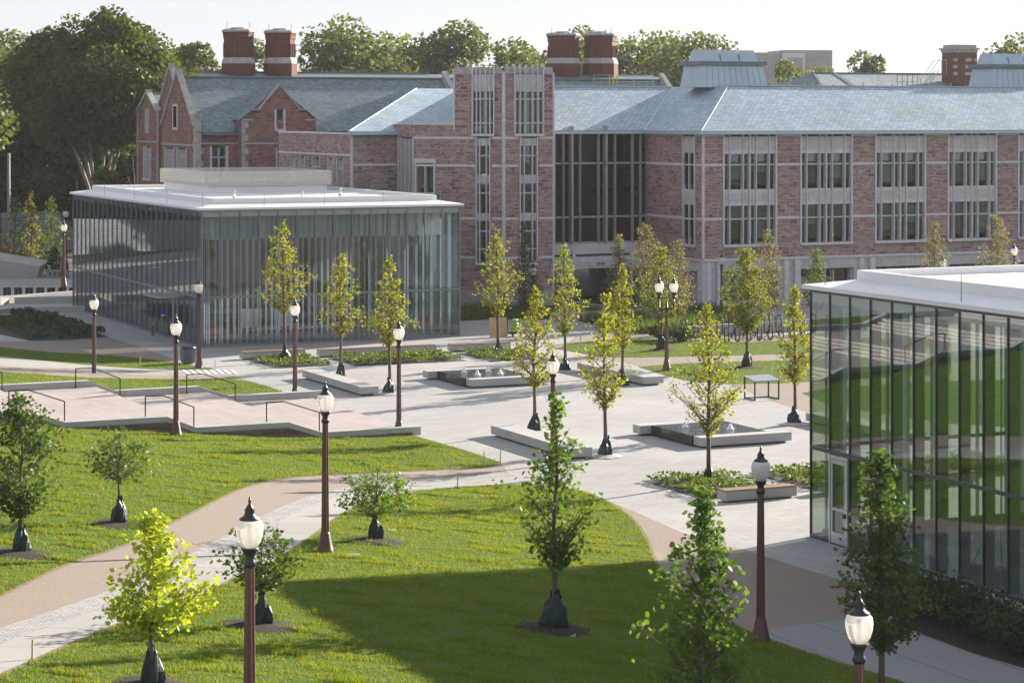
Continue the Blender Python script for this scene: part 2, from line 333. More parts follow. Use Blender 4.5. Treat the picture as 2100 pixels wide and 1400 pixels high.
class Wall:
    """a vertical wall line p->q in plan (outside on the right-hand side); points by (s along, d outward, z)"""
    def __init__(s, p, q):
        s.p = Vector(p); s.d = (Vector(q) - s.p); s.len = s.d.length; s.d.normalize(); s.n = Vector((s.d.y, -s.d.x))
    def pt(s, a, d, z): r = s.p + s.d * a + s.n * d; return (r.x, r.y, z)
    def panel(s, mb, z0, z1, holes=(), depth=.35, s0=0, s1=None, d=0):
        s1 = s.len if s1 is None else s1
        xs = sorted({s0, s1, *[h[0] for h in holes], *[h[1] for h in holes]}); zs = sorted({z0, z1, *[h[2] for h in holes], *[h[3] for h in holes]})
        xs = [x for x in xs if s0 - 1e-6 <= x <= s1 + 1e-6]; zs = [z for z in zs if z0 - 1e-6 <= z <= z1 + 1e-6]
        for a, b in zip(xs, xs[1:]):
            for e, f in zip(zs, zs[1:]):
                mx_, mz = (a + b) / 2, (e + f) / 2
                if any(h[0] < mx_ < h[1] and h[2] < mz < h[3] for h in holes): continue
                mb.face([s.pt(a, d, e), s.pt(b, d, e), s.pt(b, d, f), s.pt(a, d, f)], uv=[(a, e), (b, e), (b, f), (a, f)])
        for a, b, e, f in holes:
            P = lambda x, dd, z: s.pt(x, d - dd, z)
            mb.face([P(a, 0, e), P(a, 0, f), P(a, depth, f), P(a, depth, e)]); mb.face([P(b, 0, f), P(b, 0, e), P(b, depth, e), P(b, depth, f)])
            mb.face([P(a, 0, f), P(b, 0, f), P(b, depth, f), P(a, depth, f)]); mb.face([P(b, 0, e), P(a, 0, e), P(a, depth, e), P(b, depth, e)])
    def box(s, mb, a, b, d0, d1, e, f):
        pl = [s.pt(a, d1, 0)[:2], s.pt(b, d1, 0)[:2], s.pt(b, d0, 0)[:2], s.pt(a, d0, 0)[:2]]
        mb.hexa([(*k, e) for k in pl], [(*k, f) for k in pl])
    def quad(s, mb, a, b, d, e, f):
        mb.face([s.pt(a, d, e), s.pt(b, d, e), s.pt(b, d, f), s.pt(a, d, f)], uv=[(a, e), (b, e), (b, f), (a, f)])

# ---- ground sheets draped on the terrain
def smooth_line(pts, k=6):
    out = []; n_ = len(pts)
    for i in range(n_ - 1):
        p0, p1, p2, p3 = pts[max(i - 1, 0)], pts[i], pts[i + 1], pts[min(i + 2, n_ - 1)]
        for j in range(k):
            t_ = j / k; out.append(tuple(.5 * (2 * p1[a] + (p2[a] - p0[a]) * t_ + (2 * p0[a] - 5 * p1[a] + 4 * p2[a] - p3[a]) * t_ ** 2 + (-p0[a] + 3 * p1[a] - 3 * p2[a] + p3[a]) * t_ ** 3) for a in (0, 1)))
    out.append(pts[-1]); return out
def sheet(name, poly_uv, mat, dz, kind='structure', label=None, cat=None, hfun=T, uvrot=False):
    bm = bmesh.new(); vs = [bm.verts.new((u, v, 0)) for u, v in poly_uv]
    f_ = bm.faces.new(vs); bmesh.ops.triangulate(bm, faces=[f_])
    for k, _ in KN[1:-1]:
        geo = bm.verts[:] + bm.edges[:] + bm.faces[:]
        bmesh.ops.bisect_plane(bm, geom=geo, plane_co=(k, 0, 0), plane_no=(1, 0, 0))
    lay = bm.loops.layers.uv.new('UVMap')
    for f_ in bm.faces:
        for l in f_.loops: l[lay].uv = (l.vert.co.y, l.vert.co.x) if uvrot else (l.vert.co.x, l.vert.co.y)
    for v in bm.verts:
        u, w = v.co.x, v.co.y; x, y = g2w(u, w); v.co = (x, y, hfun(u) + dz)
    bmesh.ops.recalc_face_normals(bm, faces=bm.faces)
    for f_ in bm.faces:
        if f_.normal.z < 0: f_.normal_flip()
    me = bpy.data.meshes.new(name); bm.to_mesh(me); bm.free(); me.materials.append(mat)
    o = bpy.data.objects.new(name, me); COL.objects.link(o); return tag(o, label, cat, None, kind)
def uvs(px): return [Guv(*p) for p in px]

# ------------------------------------------------------------------ GROUND
R0 = random.Random(5)
sheet('ground', [(-300, -300), (1100, -300), (1100, 1100), (-300, 1100)], M['farground'], -.02)
sheet('plaza', [(-30, 20), (110, 20), (110, 157), (66, 157), (66, 215), (-30, 215)], M['pavers'], 0.0)
P_mid = smooth_line([(1027, 948), (1000, 957), (900, 963), (800, 968), (700, 973), (600, 979), (500, 1000), (400, 1048), (260, 1116), (130, 1160), (0, 1222), (-150, 1290)], 4)
P_cob = smooth_line([(1045, 972), (960, 979), (880, 984), (800, 991), (720, 1004), (640, 1025), (560, 1060), (480, 1105), (400, 1147), (330, 1180), (230, 1222), (120, 1262), (0, 1303), (-150, 1365)], 4)
P_fl = smooth_line([(1140, 997), (1068, 993), (960, 998), (870, 1006), (800, 1017), (740, 1034), (690, 1062), (640, 1100), (575, 1142), (500, 1178), (420, 1213), (330, 1248), (230, 1285), (150, 1318), (60, 1358), (-150, 1450)], 4)
P_fr = smooth_line([(1140, 997), (1200, 1010), (1260, 1036), (1305, 1072), (1330, 1112), (1348, 1158), (1382, 1200), (1425, 1232), (1530, 1292), (1700, 1352), (1860, 1402), (2100, 1490)], 4)
mid_uv = uvs(P_mid) + [(2, 97.9), (39.3, 97.9)] + uvs([(848, 893), (950, 922)])
front_uv = uvs(P_fl[::-1] + P_fr[1:]) + uvs([(1900, 1800), (-300, 1800)])
cob = uvs(P_cob)
sheet('path', uvs(P_mid) + cob[::-1], M['tan'], .004)
sheet('path', cob + uvs(P_fl[::-1] + [(1160, 990)]), M['conpath'], .004)
def ribbon(uvp, w):
    a, b = [], []
    for i, p in enumerate(uvp):
        q, r = uvp[max(i - 1, 0)], uvp[min(i + 1, len(uvp) - 1)]; d_ = Vector((r[0] - q[0], r[1] - q[1])).normalized(); n_ = Vector((-d_.y, d_.x)) * w / 2
        a.append((p[0] + n_.x, p[1] + n_.y)); b.append((p[0] - n_.x, p[1] - n_.y))
    return a + b[::-1]
sheet('cobble_strip', ribbon(cob, .75), M['cobble'], .009)
tan_r = uvs([(1170, 996), (1300, 1048), (1400, 1092), (1480, 1117), (1530, 1127), (1640, 1163), (1747, 1195), (1850, 1232), (1760, 1265), (1580, 1290), (1530, 1296), (1420, 1240), (1370, 1200), (1330, 1150), (1300, 1085), (1240, 1033)])
sheet('path', tan_r, M['tan'], .004)
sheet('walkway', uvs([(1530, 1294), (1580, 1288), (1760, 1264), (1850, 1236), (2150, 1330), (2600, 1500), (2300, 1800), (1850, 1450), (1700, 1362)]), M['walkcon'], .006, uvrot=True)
lawns = [mid_uv, front_uv]
# lawns left of the stair and along the upper path
up_uv = [(2, 111.1), (40.2, 111.1)] + uvs([(645, 819), (617, 817), (583, 804), (545, 791), (510, 782), (466, 777), (333, 777), (166, 774), (0, 762), (-200, 750)])
strip_uv = uvs([(-120, 702), (0, 712), (100, 722), (233, 729), (333, 739), (370, 745), (405, 751), (440, 757), (400, 758), (233, 752), (116, 742), (0, 730), (-120, 718)])
sheet('path', uvs([(-150, 716), (0, 728), (116, 740), (233, 750), (400, 756), (460, 760), (500, 775), (560, 790), (466, 783), (333, 783), (166, 780), (0, 768), (-150, 760)]), M['conpath'], .004)
sheet('path', uvs([(-150, 738), (0, 750), (166, 764), (333, 770), (480, 770), (510, 781), (560, 795), (466, 783), (333, 783), (166, 780), (0, 768), (-150, 756)]), M['tan'], .008)
sheet('path', uvs([(-120, 698), (0, 700), (60, 699), (217, 690), (260, 702), (320, 722), (363, 740), (380, 750), (333, 745), (233, 735), (100, 728), (0, 718), (-120, 706)]), M['tan'], .004)
lawns += [up_uv, strip_uv]
rl1 = uvs([(1137, 714), (1180, 703), (1245, 698), (1310, 694), (1400, 697), (1540, 703), (1665, 697), (1950, 690), (1950, 710), (1665, 724), (1500, 729), (1400, 731), (1300, 733), (1240, 732), (1180, 722)])
rl2 = uvs([(1310, 752), (1400, 745), (1530, 741), (1665, 737), (1950, 726), (1950, 768), (1665, 782), (1600, 786), (1500, 787), (1430, 783), (1395, 777), (1350, 765)])
rl3 = uvs([(1645, 806), (1700, 795), (1900, 783), (2150, 775), (2150, 880), (1950, 868), (1800, 848), (1690, 826)])
sheet('path', uvs([(1180, 690), (1310, 682), (1400, 690), (1950, 680), (1950, 900), (1800, 890), (1660, 846), (1600, 828), (1500, 790), (1395, 776), (1300, 748), (1240, 735), (1150, 716)]), M['tan'], .004)
lawns += [rl1, rl2, rl3]
for p in lawns: sheet('lawn', p, M['lawn'], .014)

for e in (P_mid, P_fl, P_fr): sheet('soil_edge', ribbon(uvs(e), .13), M['edge'], .017)
# grass blades on the lawns (nobody could count them)
def pip(poly, x, y):
    inside = np.zeros(len(x), bool); n_ = len(poly)
    for i in range(n_):
        (x1, y1), (x2, y2) = poly[i], poly[(i + 1) % n_]
        if y1 == y2: continue
        c_ = ((y1 > y) != (y2 > y)) & (x < (x2 - x1) * (y - y1) / (y2 - y1) + x1); inside ^= c_
    return inside
TU, TZ = np.array([k[0] for k in KN]), np.array([k[1] for k in KN])
RN = np.random.default_rng(11)
def scatter(poly, dens, clip=True):
    us, vs_ = [p[0] for p in poly], [p[1] for p in poly]; u0, u1, v0, v1 = min(us), max(us), min(vs_), max(vs_)
    n_ = int((u1 - u0) * (v1 - v0) * dens); u, v = RN.uniform(u0, u1, n_), RN.uniform(v0, v1, n_)
    k = pip(poly, u, v)
    if clip:
        x, y = CA * u - SA * v, SA * u + CA * v; z = np.interp(u, TU, TZ)
        px = CX + F * x / np.maximum(y, 1); py = YH + F * (H - z) / np.maximum(y, 1); k &= (px > -450) & (px < 2550) & (py < 1800) & (y > 5)      # the lawns the photo and a step to its side can see
    return u[k], v[k]
def blades(name, u, v, h, w, mat, lean=.5, base=.01, z=None):
    n_ = len(u); x, y = CA * u - SA * v, SA * u + CA * v; z = np.interp(u, TU, TZ) + base if z is None else z
    a = RN.uniform(0, 2 * np.pi, n_); q_ = x * .9 + .25 * y; hh = h * RN.uniform(.5, 1.3, n_)
    l = RN.normal(0, lean, (2, n_))
    if h < .2: hh = hh * (.95 + .55 * np.sin(y * 7.3 + 2.2 * np.sin(q_ * 1.7) + 1.5 * np.sin(y * 1.1)) * np.sin(q_ * 2.1 + 2.5 * np.sin(y * 1.9)))
    l = l * hh
    V = np.empty((n_, 3, 3)); dx, dy = np.cos(a) * w / 2, np.sin(a) * w / 2
    V[:, 0] = np.stack([x - dx, y - dy, z], 1); V[:, 1] = np.stack([x + dx, y + dy, z], 1); V[:, 2] = np.stack([x + l[0], y + l[1], z + hh], 1)
    return raw(name, V.reshape(-1, 3), np.arange(n_ * 3), np.arange(n_) * 3, mat)
for p, dn, hh in ((front_uv, 420, .065), (mid_uv, 300, .07), (up_uv, 130, .07), (strip_uv, 130, .07), (rl1, 90, .08), (rl2, 90, .08)):
    u, v = scatter(p, dn)
    tuft = np.sin(u * 3.1 + 1.3 * np.sin(v * 2.3)) + np.sin(v * 4.3 + 1.7 * np.sin(u * 1.9)); k = RN.uniform(-2, 2, len(u)) < tuft + 1.2
    tag(blades('grass', u[k], v[k], hh, .022, LM['grass'], .55), 'short mown grass of the lawns', kind='stuff')

for p, dn in ((front_uv, 420), (mid_uv, 420), (up_uv, 150)):
    u, v = scatter(p, dn); x, y = CA * u - SA * v, SA * u + CA * v
    q = np.sin(y * 3.9 + 1.8 * np.sin(x * .55) + 2.1 * np.sin(y * .8 + x * .2)) * np.sin(x * .9 + 2.3 * np.sin(y * 1.3) + .6) + .35 * np.sin(x * 2.7 + y * 1.9)
    k = q > .62; tag(blades('grass', u[k], v[k], .125, .024, LM['grass'], .35), 'rougher tussocks in the mown lawns', kind='stuff')
# ------------------------------------------------------------------ STAIR with kerb walls and handrails
V0, V1 = 98.1, 110.9
FL = [(35.7, 34.1), (29.9, 28.6), (24.2, 22.7), (18.5, 17.0), (12.8, 11.3), (7.0, 5.5)]     # foot and head of each flight
RISE = .54
def stair_z(u):
    z = .24
    for a, b in FL:
        if u >= a: return z
        if u > b: return z + RISE * (a - u) / (a - b)
        z += RISE
    return z
mb = MB(); z = .24; up = 39.9
def slab(u0, u1, z_, mb):      # tread from u0 down to u1 (u0 > u1)
    for q in [[(u1, V0), (u0, V0), (u0, V1), (u1, V1)]]: mb.face([(a, b, z_) for a, b in q], uv=[(b, a) for a, b in q])
def riser(u, z0, z1, mb): mb.face([(u, V1, z0), (u, V0, z0), (u, V0, z1), (u, V1, z1)], uv=[(V1, z0), (V0, z0), (V0, z1), (V1, z1)])
for a, b in FL:
    slab(up, a, z, mb); k = 4
    for i in range(k):
        ui, uj = a - (a - b) * i / k, a - (a - b) * (i + 1) / k
        riser(ui, z, z + RISE / k, mb); z += RISE / k
        slab(ui, uj, z, mb)
    up = b
slab(up, -2, z, mb)
st = empty('garden_stair', (0, 0, 0), ANG, 'wide pink granite stair with shallow flights and landings stepping down to the plaza', 'stairs')
mb.build('steps', M['steps'], st)
def zig(v, w, dz, end):
    """kerb wall whose top follows the flights"""
    us = [end]
    for a, b in FL: us += [a, b]
    us += [0]; mb = MB()
    for a, b in zip(us, us[1:]):
        za, zb = stair_z(a) + dz, stair_z(b) + dz
        lo = min(T(a), T(b)) - .3
        A = [(b, v, lo), (a, v, lo), (a, v + w, lo), (b, v + w, lo)]; B = [(b, v, zb), (a, v, za), (a, v + w, za), (b, v + w, zb)]
        mb.hexa(A, B)
    return mb
kb = zig(V0 - .42, .42, .13, 40.4); o = kb.build('kerb_wall', M['concrete'], st)
mb = MB()
for (a, b) in zip([40.0] + [k for f_ in FL for k in f_], [k for f_ in FL for k in f_] + [0]):
    w_ = V0 - .445
    za, zb = stair_z(a) - .10, stair_z(b) - .10
    if max(za, zb) > min(T(a), T(b)) : mb.face([(b, w_, min(T(a), T(b)) - .3), (a, w_, min(T(a), T(b)) - .3), (a, w_, za), (b, w_, zb)], uv=[(b, 0), (a, 0), (a, za + .3), (b, zb + .3)])
mb.build('base_stones', M['basestone'], st)
zig(V1, .42, .3, 40.6).build('kerb_wall', M['concrete'], st)
def handrail(ua_, ub, v):
    """posts at the head and foot of a flight: level bar on the landing, then sloping down"""
    mb = MB(); zt = stair_z(ub - .6) + .95; zb = stair_z(ua_) + .92; h0, f0 = ub - .75, ua_ + .12
    for p, q in (((h0, v, stair_z(h0)), (h0, v, zt)), ((h0, v, zt), (ub + .05, v, zt)), ((ub + .05, v, zt), (f0, v, zb)), ((f0, v, zb), (f0, v, stair_z(f0)))): mb.bar(p, q, .045)
    return mb
hr = []
for i, (a, b) in enumerate(FL[:4]):
    for v, side in ((V0 + .35, 'front'), (V1 - .35, 'rear')):
        o = handrail(a, b, v).build('handrail', M['black']); o.rotation_euler = (0, 0, ANG)
        nth = ['lowest', 'second', 'third', 'fourth'][i]
        tag(o, f'black metal handrail beside the {nth} flight of the pink stair, along the {side} kerb', 'handrail', 'handrails of the pink stair')

# ------------------------------------------------------------------ PAVILIONS
def pavilion(u0, v0, label, gl, left):
    x, y = g2w(u0, v0); root = empty('glass_pavilion', (x, y, 0), ANG, label, 'pavilion')
    LX, LY, ZT = 17.4, 32.1, 8.5
    mb = MB(); mb.box(.02, LX - .02, .02, LY - .02, -.05, .035); mb.build('floor', M['floor'], root)
    mb = MB(); mb.box(.05, LX - .05, .05, LY - .05, ZT - .45, ZT - .02); mb.build('ceiling', M['white'], root)
    # roof: thin outer edge, sloping metal margin, inner upstand, white membrane
    r = empty('roof', (0, 0, 0)); r.parent = root
    o_, i_ = .22, 1.15
    mb = MB(); mb.box(-o_, LX + o_, -o_, LY + o_, ZT - .01, ZT + .12); ro = mb.build('roof_edge', M['fascia'], root)
    mb = MB(); A = [(-o_, -o_), (LX + o_, -o_), (LX + o_, LY + o_), (-o_, LY + o_)]; B = [(i_, i_), (LX - i_, i_), (LX - i_, LY - i_), (i_, LY - i_)]
    for k in range(4):
        j = (k + 1) % 4; mb.face([(*A[k], ZT + .123), (*A[j], ZT + .123), (*B[j], ZT + .34), (*B[k], ZT + .34)])
    mb.build('metal_margin', M['fascia'], root)
    mb = MB(); w = .22
    mb.box(i_, LX - i_, i_, i_ + w, ZT + .2, ZT + .66); mb.box(i_, LX - i_, LY - i_ - w, LY - i_, ZT + .2, ZT + .66)
    mb.box(i_, i_ + w, i_ + w, LY - i_ - w, ZT + .2, ZT + .66); mb.box(LX - i_ - w, LX - i_, i_ + w, LY - i_ - w, ZT + .2, ZT + .66)
    mb.build('parapet', M['fascia'], root)
    mb = MB(); mb.box(i_ + w, LX - i_ - w, i_ + w, LY - i_ - w, ZT + .15, ZT + .42); mb.build('roof_membrane', M['white'], root)
    mb = MB()
    for k in range(1, 10): mb.box(i_ + w, LX - i_ - w, i_ + w + k * 2.95 - .05, i_ + w + k * 2.95 + .05, ZT + .421, ZT + .428)
    for k in range(1, 4): mb.box(i_ + w + k * 3.6 - .04, i_ + w + k * 3.6 + .04, i_ + w, LY - i_ - w, ZT + .4215, ZT + .4275)
    mb.build('membrane_seam', M['fascia'], root)
    for (qx, qy) in ((4.2, 6.5), (12.5, 9.0), (8.0, 4.0)):
        mb = MB(); mb.lathe([(.16, ZT + .42), (.16, ZT + .48), (.07, ZT + .5), (.07, ZT + .85), (.10, ZT + .87), (.10, ZT + .92)], 10, (qx, qy)); mb.build('vent_pipe', M['steel'], root)
    bpy.data.objects.remove(r)
    nx, ny = 14, 26; bx, by = LX / nx, LY / ny
    MUL = M['mullion'] if left else M['darkmull']
    faces = [(Wall((0, 0), (LX, 0)), nx, bx, 'f'), (Wall((0, LY), (0, 0)), ny, by, 's'), (Wall((LX, LY), (0, LY)), nx, bx, 'b'), (Wall((LX, 0), (LX, LY)), ny, by, 'e')]
    for wl, n_, b_, nm in faces:
        if nm == 'e' and not left:
            mb = MB(); wl.box(mb, .05, wl.len - .05, -.12, -.06, .04, ZT - .02); mb.build('sun_blocker', M['blind'], root)  # unseen screen added here to stop sun and keep the pavilion's shadow full
        mb = MB()
        for zc in (.06, 3.08, ZT - .06): wl.box(mb, .03, wl.len - .03, -.05, .045, zc - .06, zc + .06)
        mb.build('glazing_rail', MUL, root)
        for k in range(n_):
            isdoor = (not left and nm == 's' and k == 1) or (left and nm == 's' and k == 21)
            if not isdoor:
                mb = MB(); wl.box(mb, k * b_ + .03, (k + 1) * b_ - .03, -.012, .012, .122, 3.018); wl.box(mb, k * b_ + .03, (k + 1) * b_ - .03, -.012, .012, 3.142, ZT - .122)
            else:
                mb = MB(); wl.box(mb, k * b_ + .03, (k + 1) * b_ - .03, -.012, .012, 3.142, ZT - .122)
            mb.build('glass_pane', gl, root)
            if isdoor:
                d_ = MB(); a, b = k * b_ + .04, (k + 1) * b_ - .04
                wl.box(d_, a, a + .09, -.05, .07, .02, 3.0); wl.box(d_, b - .09, b, -.05, .07, .02, 3.0); wl.box(d_, a + .09, b - .09, -.05, .07, 2.88, 3.0)
                wl.box(d_, a + .1, a + .2, -.02, .05, .05, 2.86); wl.box(d_, b - .2, b - .1, -.02, .05, .05, 2.86)
                wl.box(d_, a + .2, b - .2, -.02, .05, .05, .42); wl.box(d_, a + .2, b - .2, -.02, .05, 2.72, 2.86); wl.box(d_, a + .2, b - .2, -.02, .05, 1.15, 1.24)
                dr = d_.build('door', M['doorframe'], root)
                d_ = MB(); wl.box(d_, a + .2, b - .2, 0, .015, .42, 1.15); wl.box(d_, a + .2, b - .2, 0, .015, 1.24, 2.72); d_.build('door_glass', gl, dr)
                d_ = MB(); wl.box(d_, b - .22, b - .1, .055, .12, .98, 1.12); d_.build('handle', M['black'], dr)
        for k in range(n_ + 1):
            s_ = min(max(k * b_, .03), wl.len - .03)
            mb = MB(); mw = .028 if left else .02; md = .05 if left else .03; wl.box(mb, s_ - mw, s_ + mw, -.06, md, .12, 3.02); wl.box(mb, s_ - mw, s_ + mw, -.06, md, 3.14, ZT - .12); mb.build('mullion', MUL, root)
            if 0 < k < n_:
                dep = .34 if (nm == 's' and not left) else .26
                mb = MB(); wl.box(mb, s_ - .012, s_ + .012, -.07 - dep, -.07, .08, ZT - .46); mb.build('glass_fin', M['brownfin'] if (not left and nm == 's') else M['fritfin'], root)
    # upright blind slats behind the glass
    rr = random.Random(3)
    for wl, n_, b_, nm in faces[:3]:
        for k in range(n_):
            if left: cnt = 3 if nm != 'b' else 2
            else: cnt = 0 if (nm == 's' and k not in (3, 4, 8, 9)) else 2 if nm == 'b' else 3
            if not left and nm == 's' and k > 9: cnt = 4
            if left and nm == 'f': cnt = 1 if k > 11 else 2 if k > 9 else 3
            if not cnt: continue
            mb = MB()
            for j in range(cnt):
                c_ = (k + (j + .5 + rr.uniform(-.08, .08)) / cnt) * b_; hw = (.068 if left else .05) + rr.uniform(-.02, .02)
                wl.box(mb, c_ - hw, c_ + hw, -.52, -.49, .08, ZT - .46)
            mb.build('blind_slats', M['fritfin'] if rr.random() < .8 else M['blind'], root)
    mb = MB()
    for k in range(9): mb.bar((.1 if k < 5 else .1 + (k - 4) * 4, .1 + (k if k < 5 else 0) * 7.8, ZT + .1), (.1 if k < 5 else .1 + (k - 4) * 4, .1 + (k if k < 5 else 0) * 7.8, ZT + 1.0), .025)
    mb.build('lightning_rods', M['steel'], root)
    if left:
        mb = MB(); mb.box(2.6, 14.2, 7.5, 27, .04, 7.9); mb.build('core_wall_or_sun_blocker', M['wood'], root)
        mb = MB(); mb.box(.9, 16.5, .9, 1.1, 6.6, 8.0); mb.box(.9, 1.1, 1.1, 31, 6.6, 8.0); mb.build('bulkhead', M['whiteplastic'], root)
        # screened plant enclosure on the roof
        x0, x1, y0, y1 = 5.6, 14.9, 17.2, 28.5; mb = MB()
        mb.box(x0 + .25, x1 - .25, y0 + .25, y1 - .25, 8.85, 9.4); mb.build('roof_plinth', M['white'], root)
        sc = MB()
        for k in range(12):
            z_ = 9.42 + k * .085
            sc.box(x0, x1, y0, y0 + .08, z_, z_ + .068); sc.box(x0, x1, y1 - .08, y1, z_, z_ + .068); sc.box(x0, x0 + .08, y0 + .08, y1 - .08, z_, z_ + .068); sc.box(x1 - .08, x1, y0 + .08, y1 - .08, z_, z_ + .068)
        sc.build('plant_screen', M['screen'], root)
        mb = MB()
        for k in range(9):
            t_ = k / 8; mb.box(x0 + t_ * (x1 - x0 - .2) + .01, x0 + t_ * (x1 - x0 - .2) + .09, y0 + .1, y0 + .2, 9.4, 10.4); mb.box(x0 + .1, x0 + .2, y0 + .25 + t_ * (y1 - y0 - .5), y0 + .33 + t_ * (y1 - y0 - .5), 9.4, 10.4)
        mb.box(x0 + .3, x1 - .3, y0 + .3, y1 - .3, 9.405, 9.7); mb.build('screen_posts', M['steel'], root)
        mb = MB(); wl = faces[1][0]; wl.box(mb, 20.7 * by, 23.3 * by, .06, 1.9, 2.86, 2.98); mb.build('door_canopy', M['steel'], root)
    else:
        mb = MB(); mb.box(3.0, 15, 2.5, 19.5, .04, 7.95); mb.build('core_wall_or_sun_blocker', M['wood'], root)  # dark core behind the glass, also added to block sun and shade the foreground
        mb = MB(); mb.box(.3, 17, LY - .55, LY - .3, .04, .3); mb.build('sill_curb', M['benchwood'], root)
    return root
PL = pavilion(43.05, 139.55, 'wide glass pavilion with a louvred plant screen on its white roof', M['glass_left'], True)
PR = pavilion(42.8, 36.5, 'green tinted glass pavilion with a silver door at its near corner', M['glass_right'], False)
# furniture inside the pavilions
def obj_at(name, loc, rz, label, cat, group=None): return empty(name, loc, rz, label, cat, group)
def pl(lx, ly, base=(43.05, 139.55)): x, y = g2w(base[0] + lx, base[1] + ly); return (x, y, .04)
def red_chair(loc, rz, label):
    o = obj_at('lounge_chair', loc, rz, label, 'chair', 'red lounge chairs in the glass pavilion')
    mb = MB(); mb.box(-.36, .36, -.36, .3, .34, .5); bev(mb.build('seat', M['red'], o), .05)
    mb = MB(); mb.hexa([(-.36, .3, .5), (.36, .3, .5), (.36, .42, .5), (-.36, .42, .5)], [(-.33, .42, 1.12), (.33, .42, 1.12), (.33, .52, 1.12), (-.33, .52, 1.12)]); bev(mb.build('backrest', M['red'], o), .04)
    mb = MB(); mb.bar((0, 0, .06), (0, 0, .34), .06)
    for k in range(4): a = k * math.pi / 2 + .4; mb.bar((0, 0, .07), (.34 * math.cos(a), .34 * math.sin(a), .03), .05)
    mb.build('base', M['steel'], o); return o
for (lx, ly, a, lb) in ((11.6, 2.2, .4, 'red lounge chair left of the others behind the glass at the far right corner'), (12.6, 3.0, 2.2, 'red lounge chair standing farther inside, facing away, near the right glass corner'), (14.2, 1.9, .2, 'red lounge chair with its seat towards the viewer, between two others behind the glass'),
                        (16.2, 2.2, 1.9, 'red lounge chair seen side on, in the last bay by the right glass corner'), (1.4, 2.4, -.6, 'red lounge chair in the first bay behind the left glass corner'), (2.9, 2.0, .9, 'red lounge chair second from the left glass corner of the pavilion')):
    red_chair(pl(lx, ly), ANG + a, lb)
def table(loc, rz, label, name='table', L_=1.6, W_=.75, top=None, h=.74):
    o = obj_at(name, loc, rz, label, 'table', None)
    mb = MB(); mb.box(-L_ / 2, L_ / 2, -W_ / 2, W_ / 2, h - .04, h); mb.build('tabletop', top or M['whiteplastic'], o)
    for sx in (-1, 1):
        mb = MB(); mb.bar((sx * L_ * .38, -W_ * .4, 0), (sx * L_ * .3, 0, h - .05), .035); mb.bar((sx * L_ * .38, W_ * .4, 0), (sx * L_ * .3, 0, h - .05), .035); mb.build('leg', M['steel'], o)
    return o
table(pl(5.3, 2.6), ANG, 'white meeting table behind the glass nearest the pavilion left corner'); table(pl(7.6, 2.2), ANG, 'white meeting table in the middle bays behind the glass'); table(pl(9.6, 2.6), ANG, 'white meeting table closest to the red chairs in the right bays')
def wboard(loc, rz, label):
    o = obj_at('whiteboard', loc, rz, label, 'whiteboard'); mb = MB(); mb.box(-.7, .7, -.02, .02, .7, 1.9); mb.build('board', M['whiteplastic'], o)
    mb = MB()
    for s_ in (-1, 1): mb.bar((s_ * .6, 0, 0), (s_ * .6, 0, .7), .04); mb.bar((s_ * .6, -.3, .03), (s_ * .6, .3, .03), .05)
    mb.build('stand', M['steel'], o)
wboard(pl(4.6, 4.2), ANG, 'rolling whiteboard behind the tables, left of the leftmost planter tree'); wboard(pl(6.8, 4.0), ANG, 'rolling whiteboard seen behind the first planter tree')
def small_chair(loc, rz, label):
    o = obj_at('side_chair', loc, rz, label, 'chair', 'dark side chairs at the meeting tables'); mb = MB(); mb.box(-.22, .22, -.22, .22, .42, .46); mb.build('seat', M['darkmull'], o)
    mb = MB(); mb.box(-.22, .22, .2, .24, .5, .85); mb.build('backrest', M['darkmull'], o)
    for sx in (-1, 1):
        for sy in (-1, 1): mb = MB(); mb.bar((sx * .24, sy * .24, 0), (sx * .16, sy * .16, .42), .03); mb.build('leg', M['steel'], o)
for i, (lx, ly, a) in enumerate(((4.7, 1.8, 3.1), (6.0, 1.8, 3.0), (7.2, 1.4, 3.2), (8.4, 1.5, 2.9), (9.3, 1.8, 3.1), (10.3, 1.9, 3.3))):
    small_chair(pl(lx, ly), ANG + a, 'dark side chair at a white table, ' + ['leftmost of six', 'second of six from the left', 'third of six from the left', 'fourth of six from the left', 'fifth of six from the left', 'nearest the red chairs'][i])
prr = lambda lx, ly: pl(lx, ly, (42.8, 36.5))
table(prr(2.3, 24.6), ANG + math.pi / 2, 'white trestle table with splayed legs inside the green glass pavilion', 'trestle_table', 2.6, .8)
table(prr(2.6, 21.6), ANG + math.pi / 2, 'folding table with a cardboard box on it in the green glass pavilion', 'folding_table', 1.8, .75, M['darkmull'])
rr = random.Random(8)
for i, (lx, ly, z_, sz, lb) in enumerate(((2.6, 21.7, .78, .5, 'brown cardboard box standing on the folding table'), (.95, 25.9, .04, .42, 'brown cardboard box on the floor under the trestle table end nearest the door'), (.95, 24.2, .04, .46, 'brown cardboard box on the floor below the middle of the trestle table'), (1.0, 22.8, .04, .6, 'large brown cardboard box on the floor between both tables'))):
    x, y, _ = prr(lx, ly); o = empty('cardboard_box', (x, y, z_), ANG + rr.uniform(-.3, .3), lb, 'box'); mb = MB(); mb.box(-sz * .6, sz * .6, -sz * .45, sz * .45, 0, sz * .7); mb.build('carton', M['benchwood'], o)
    mb = MB(); mb.box(-sz * .6, sz * .6, -.03, .03, sz * .7 + .001, sz * .7 + .006); mb.build('tape', M['lath'], o)

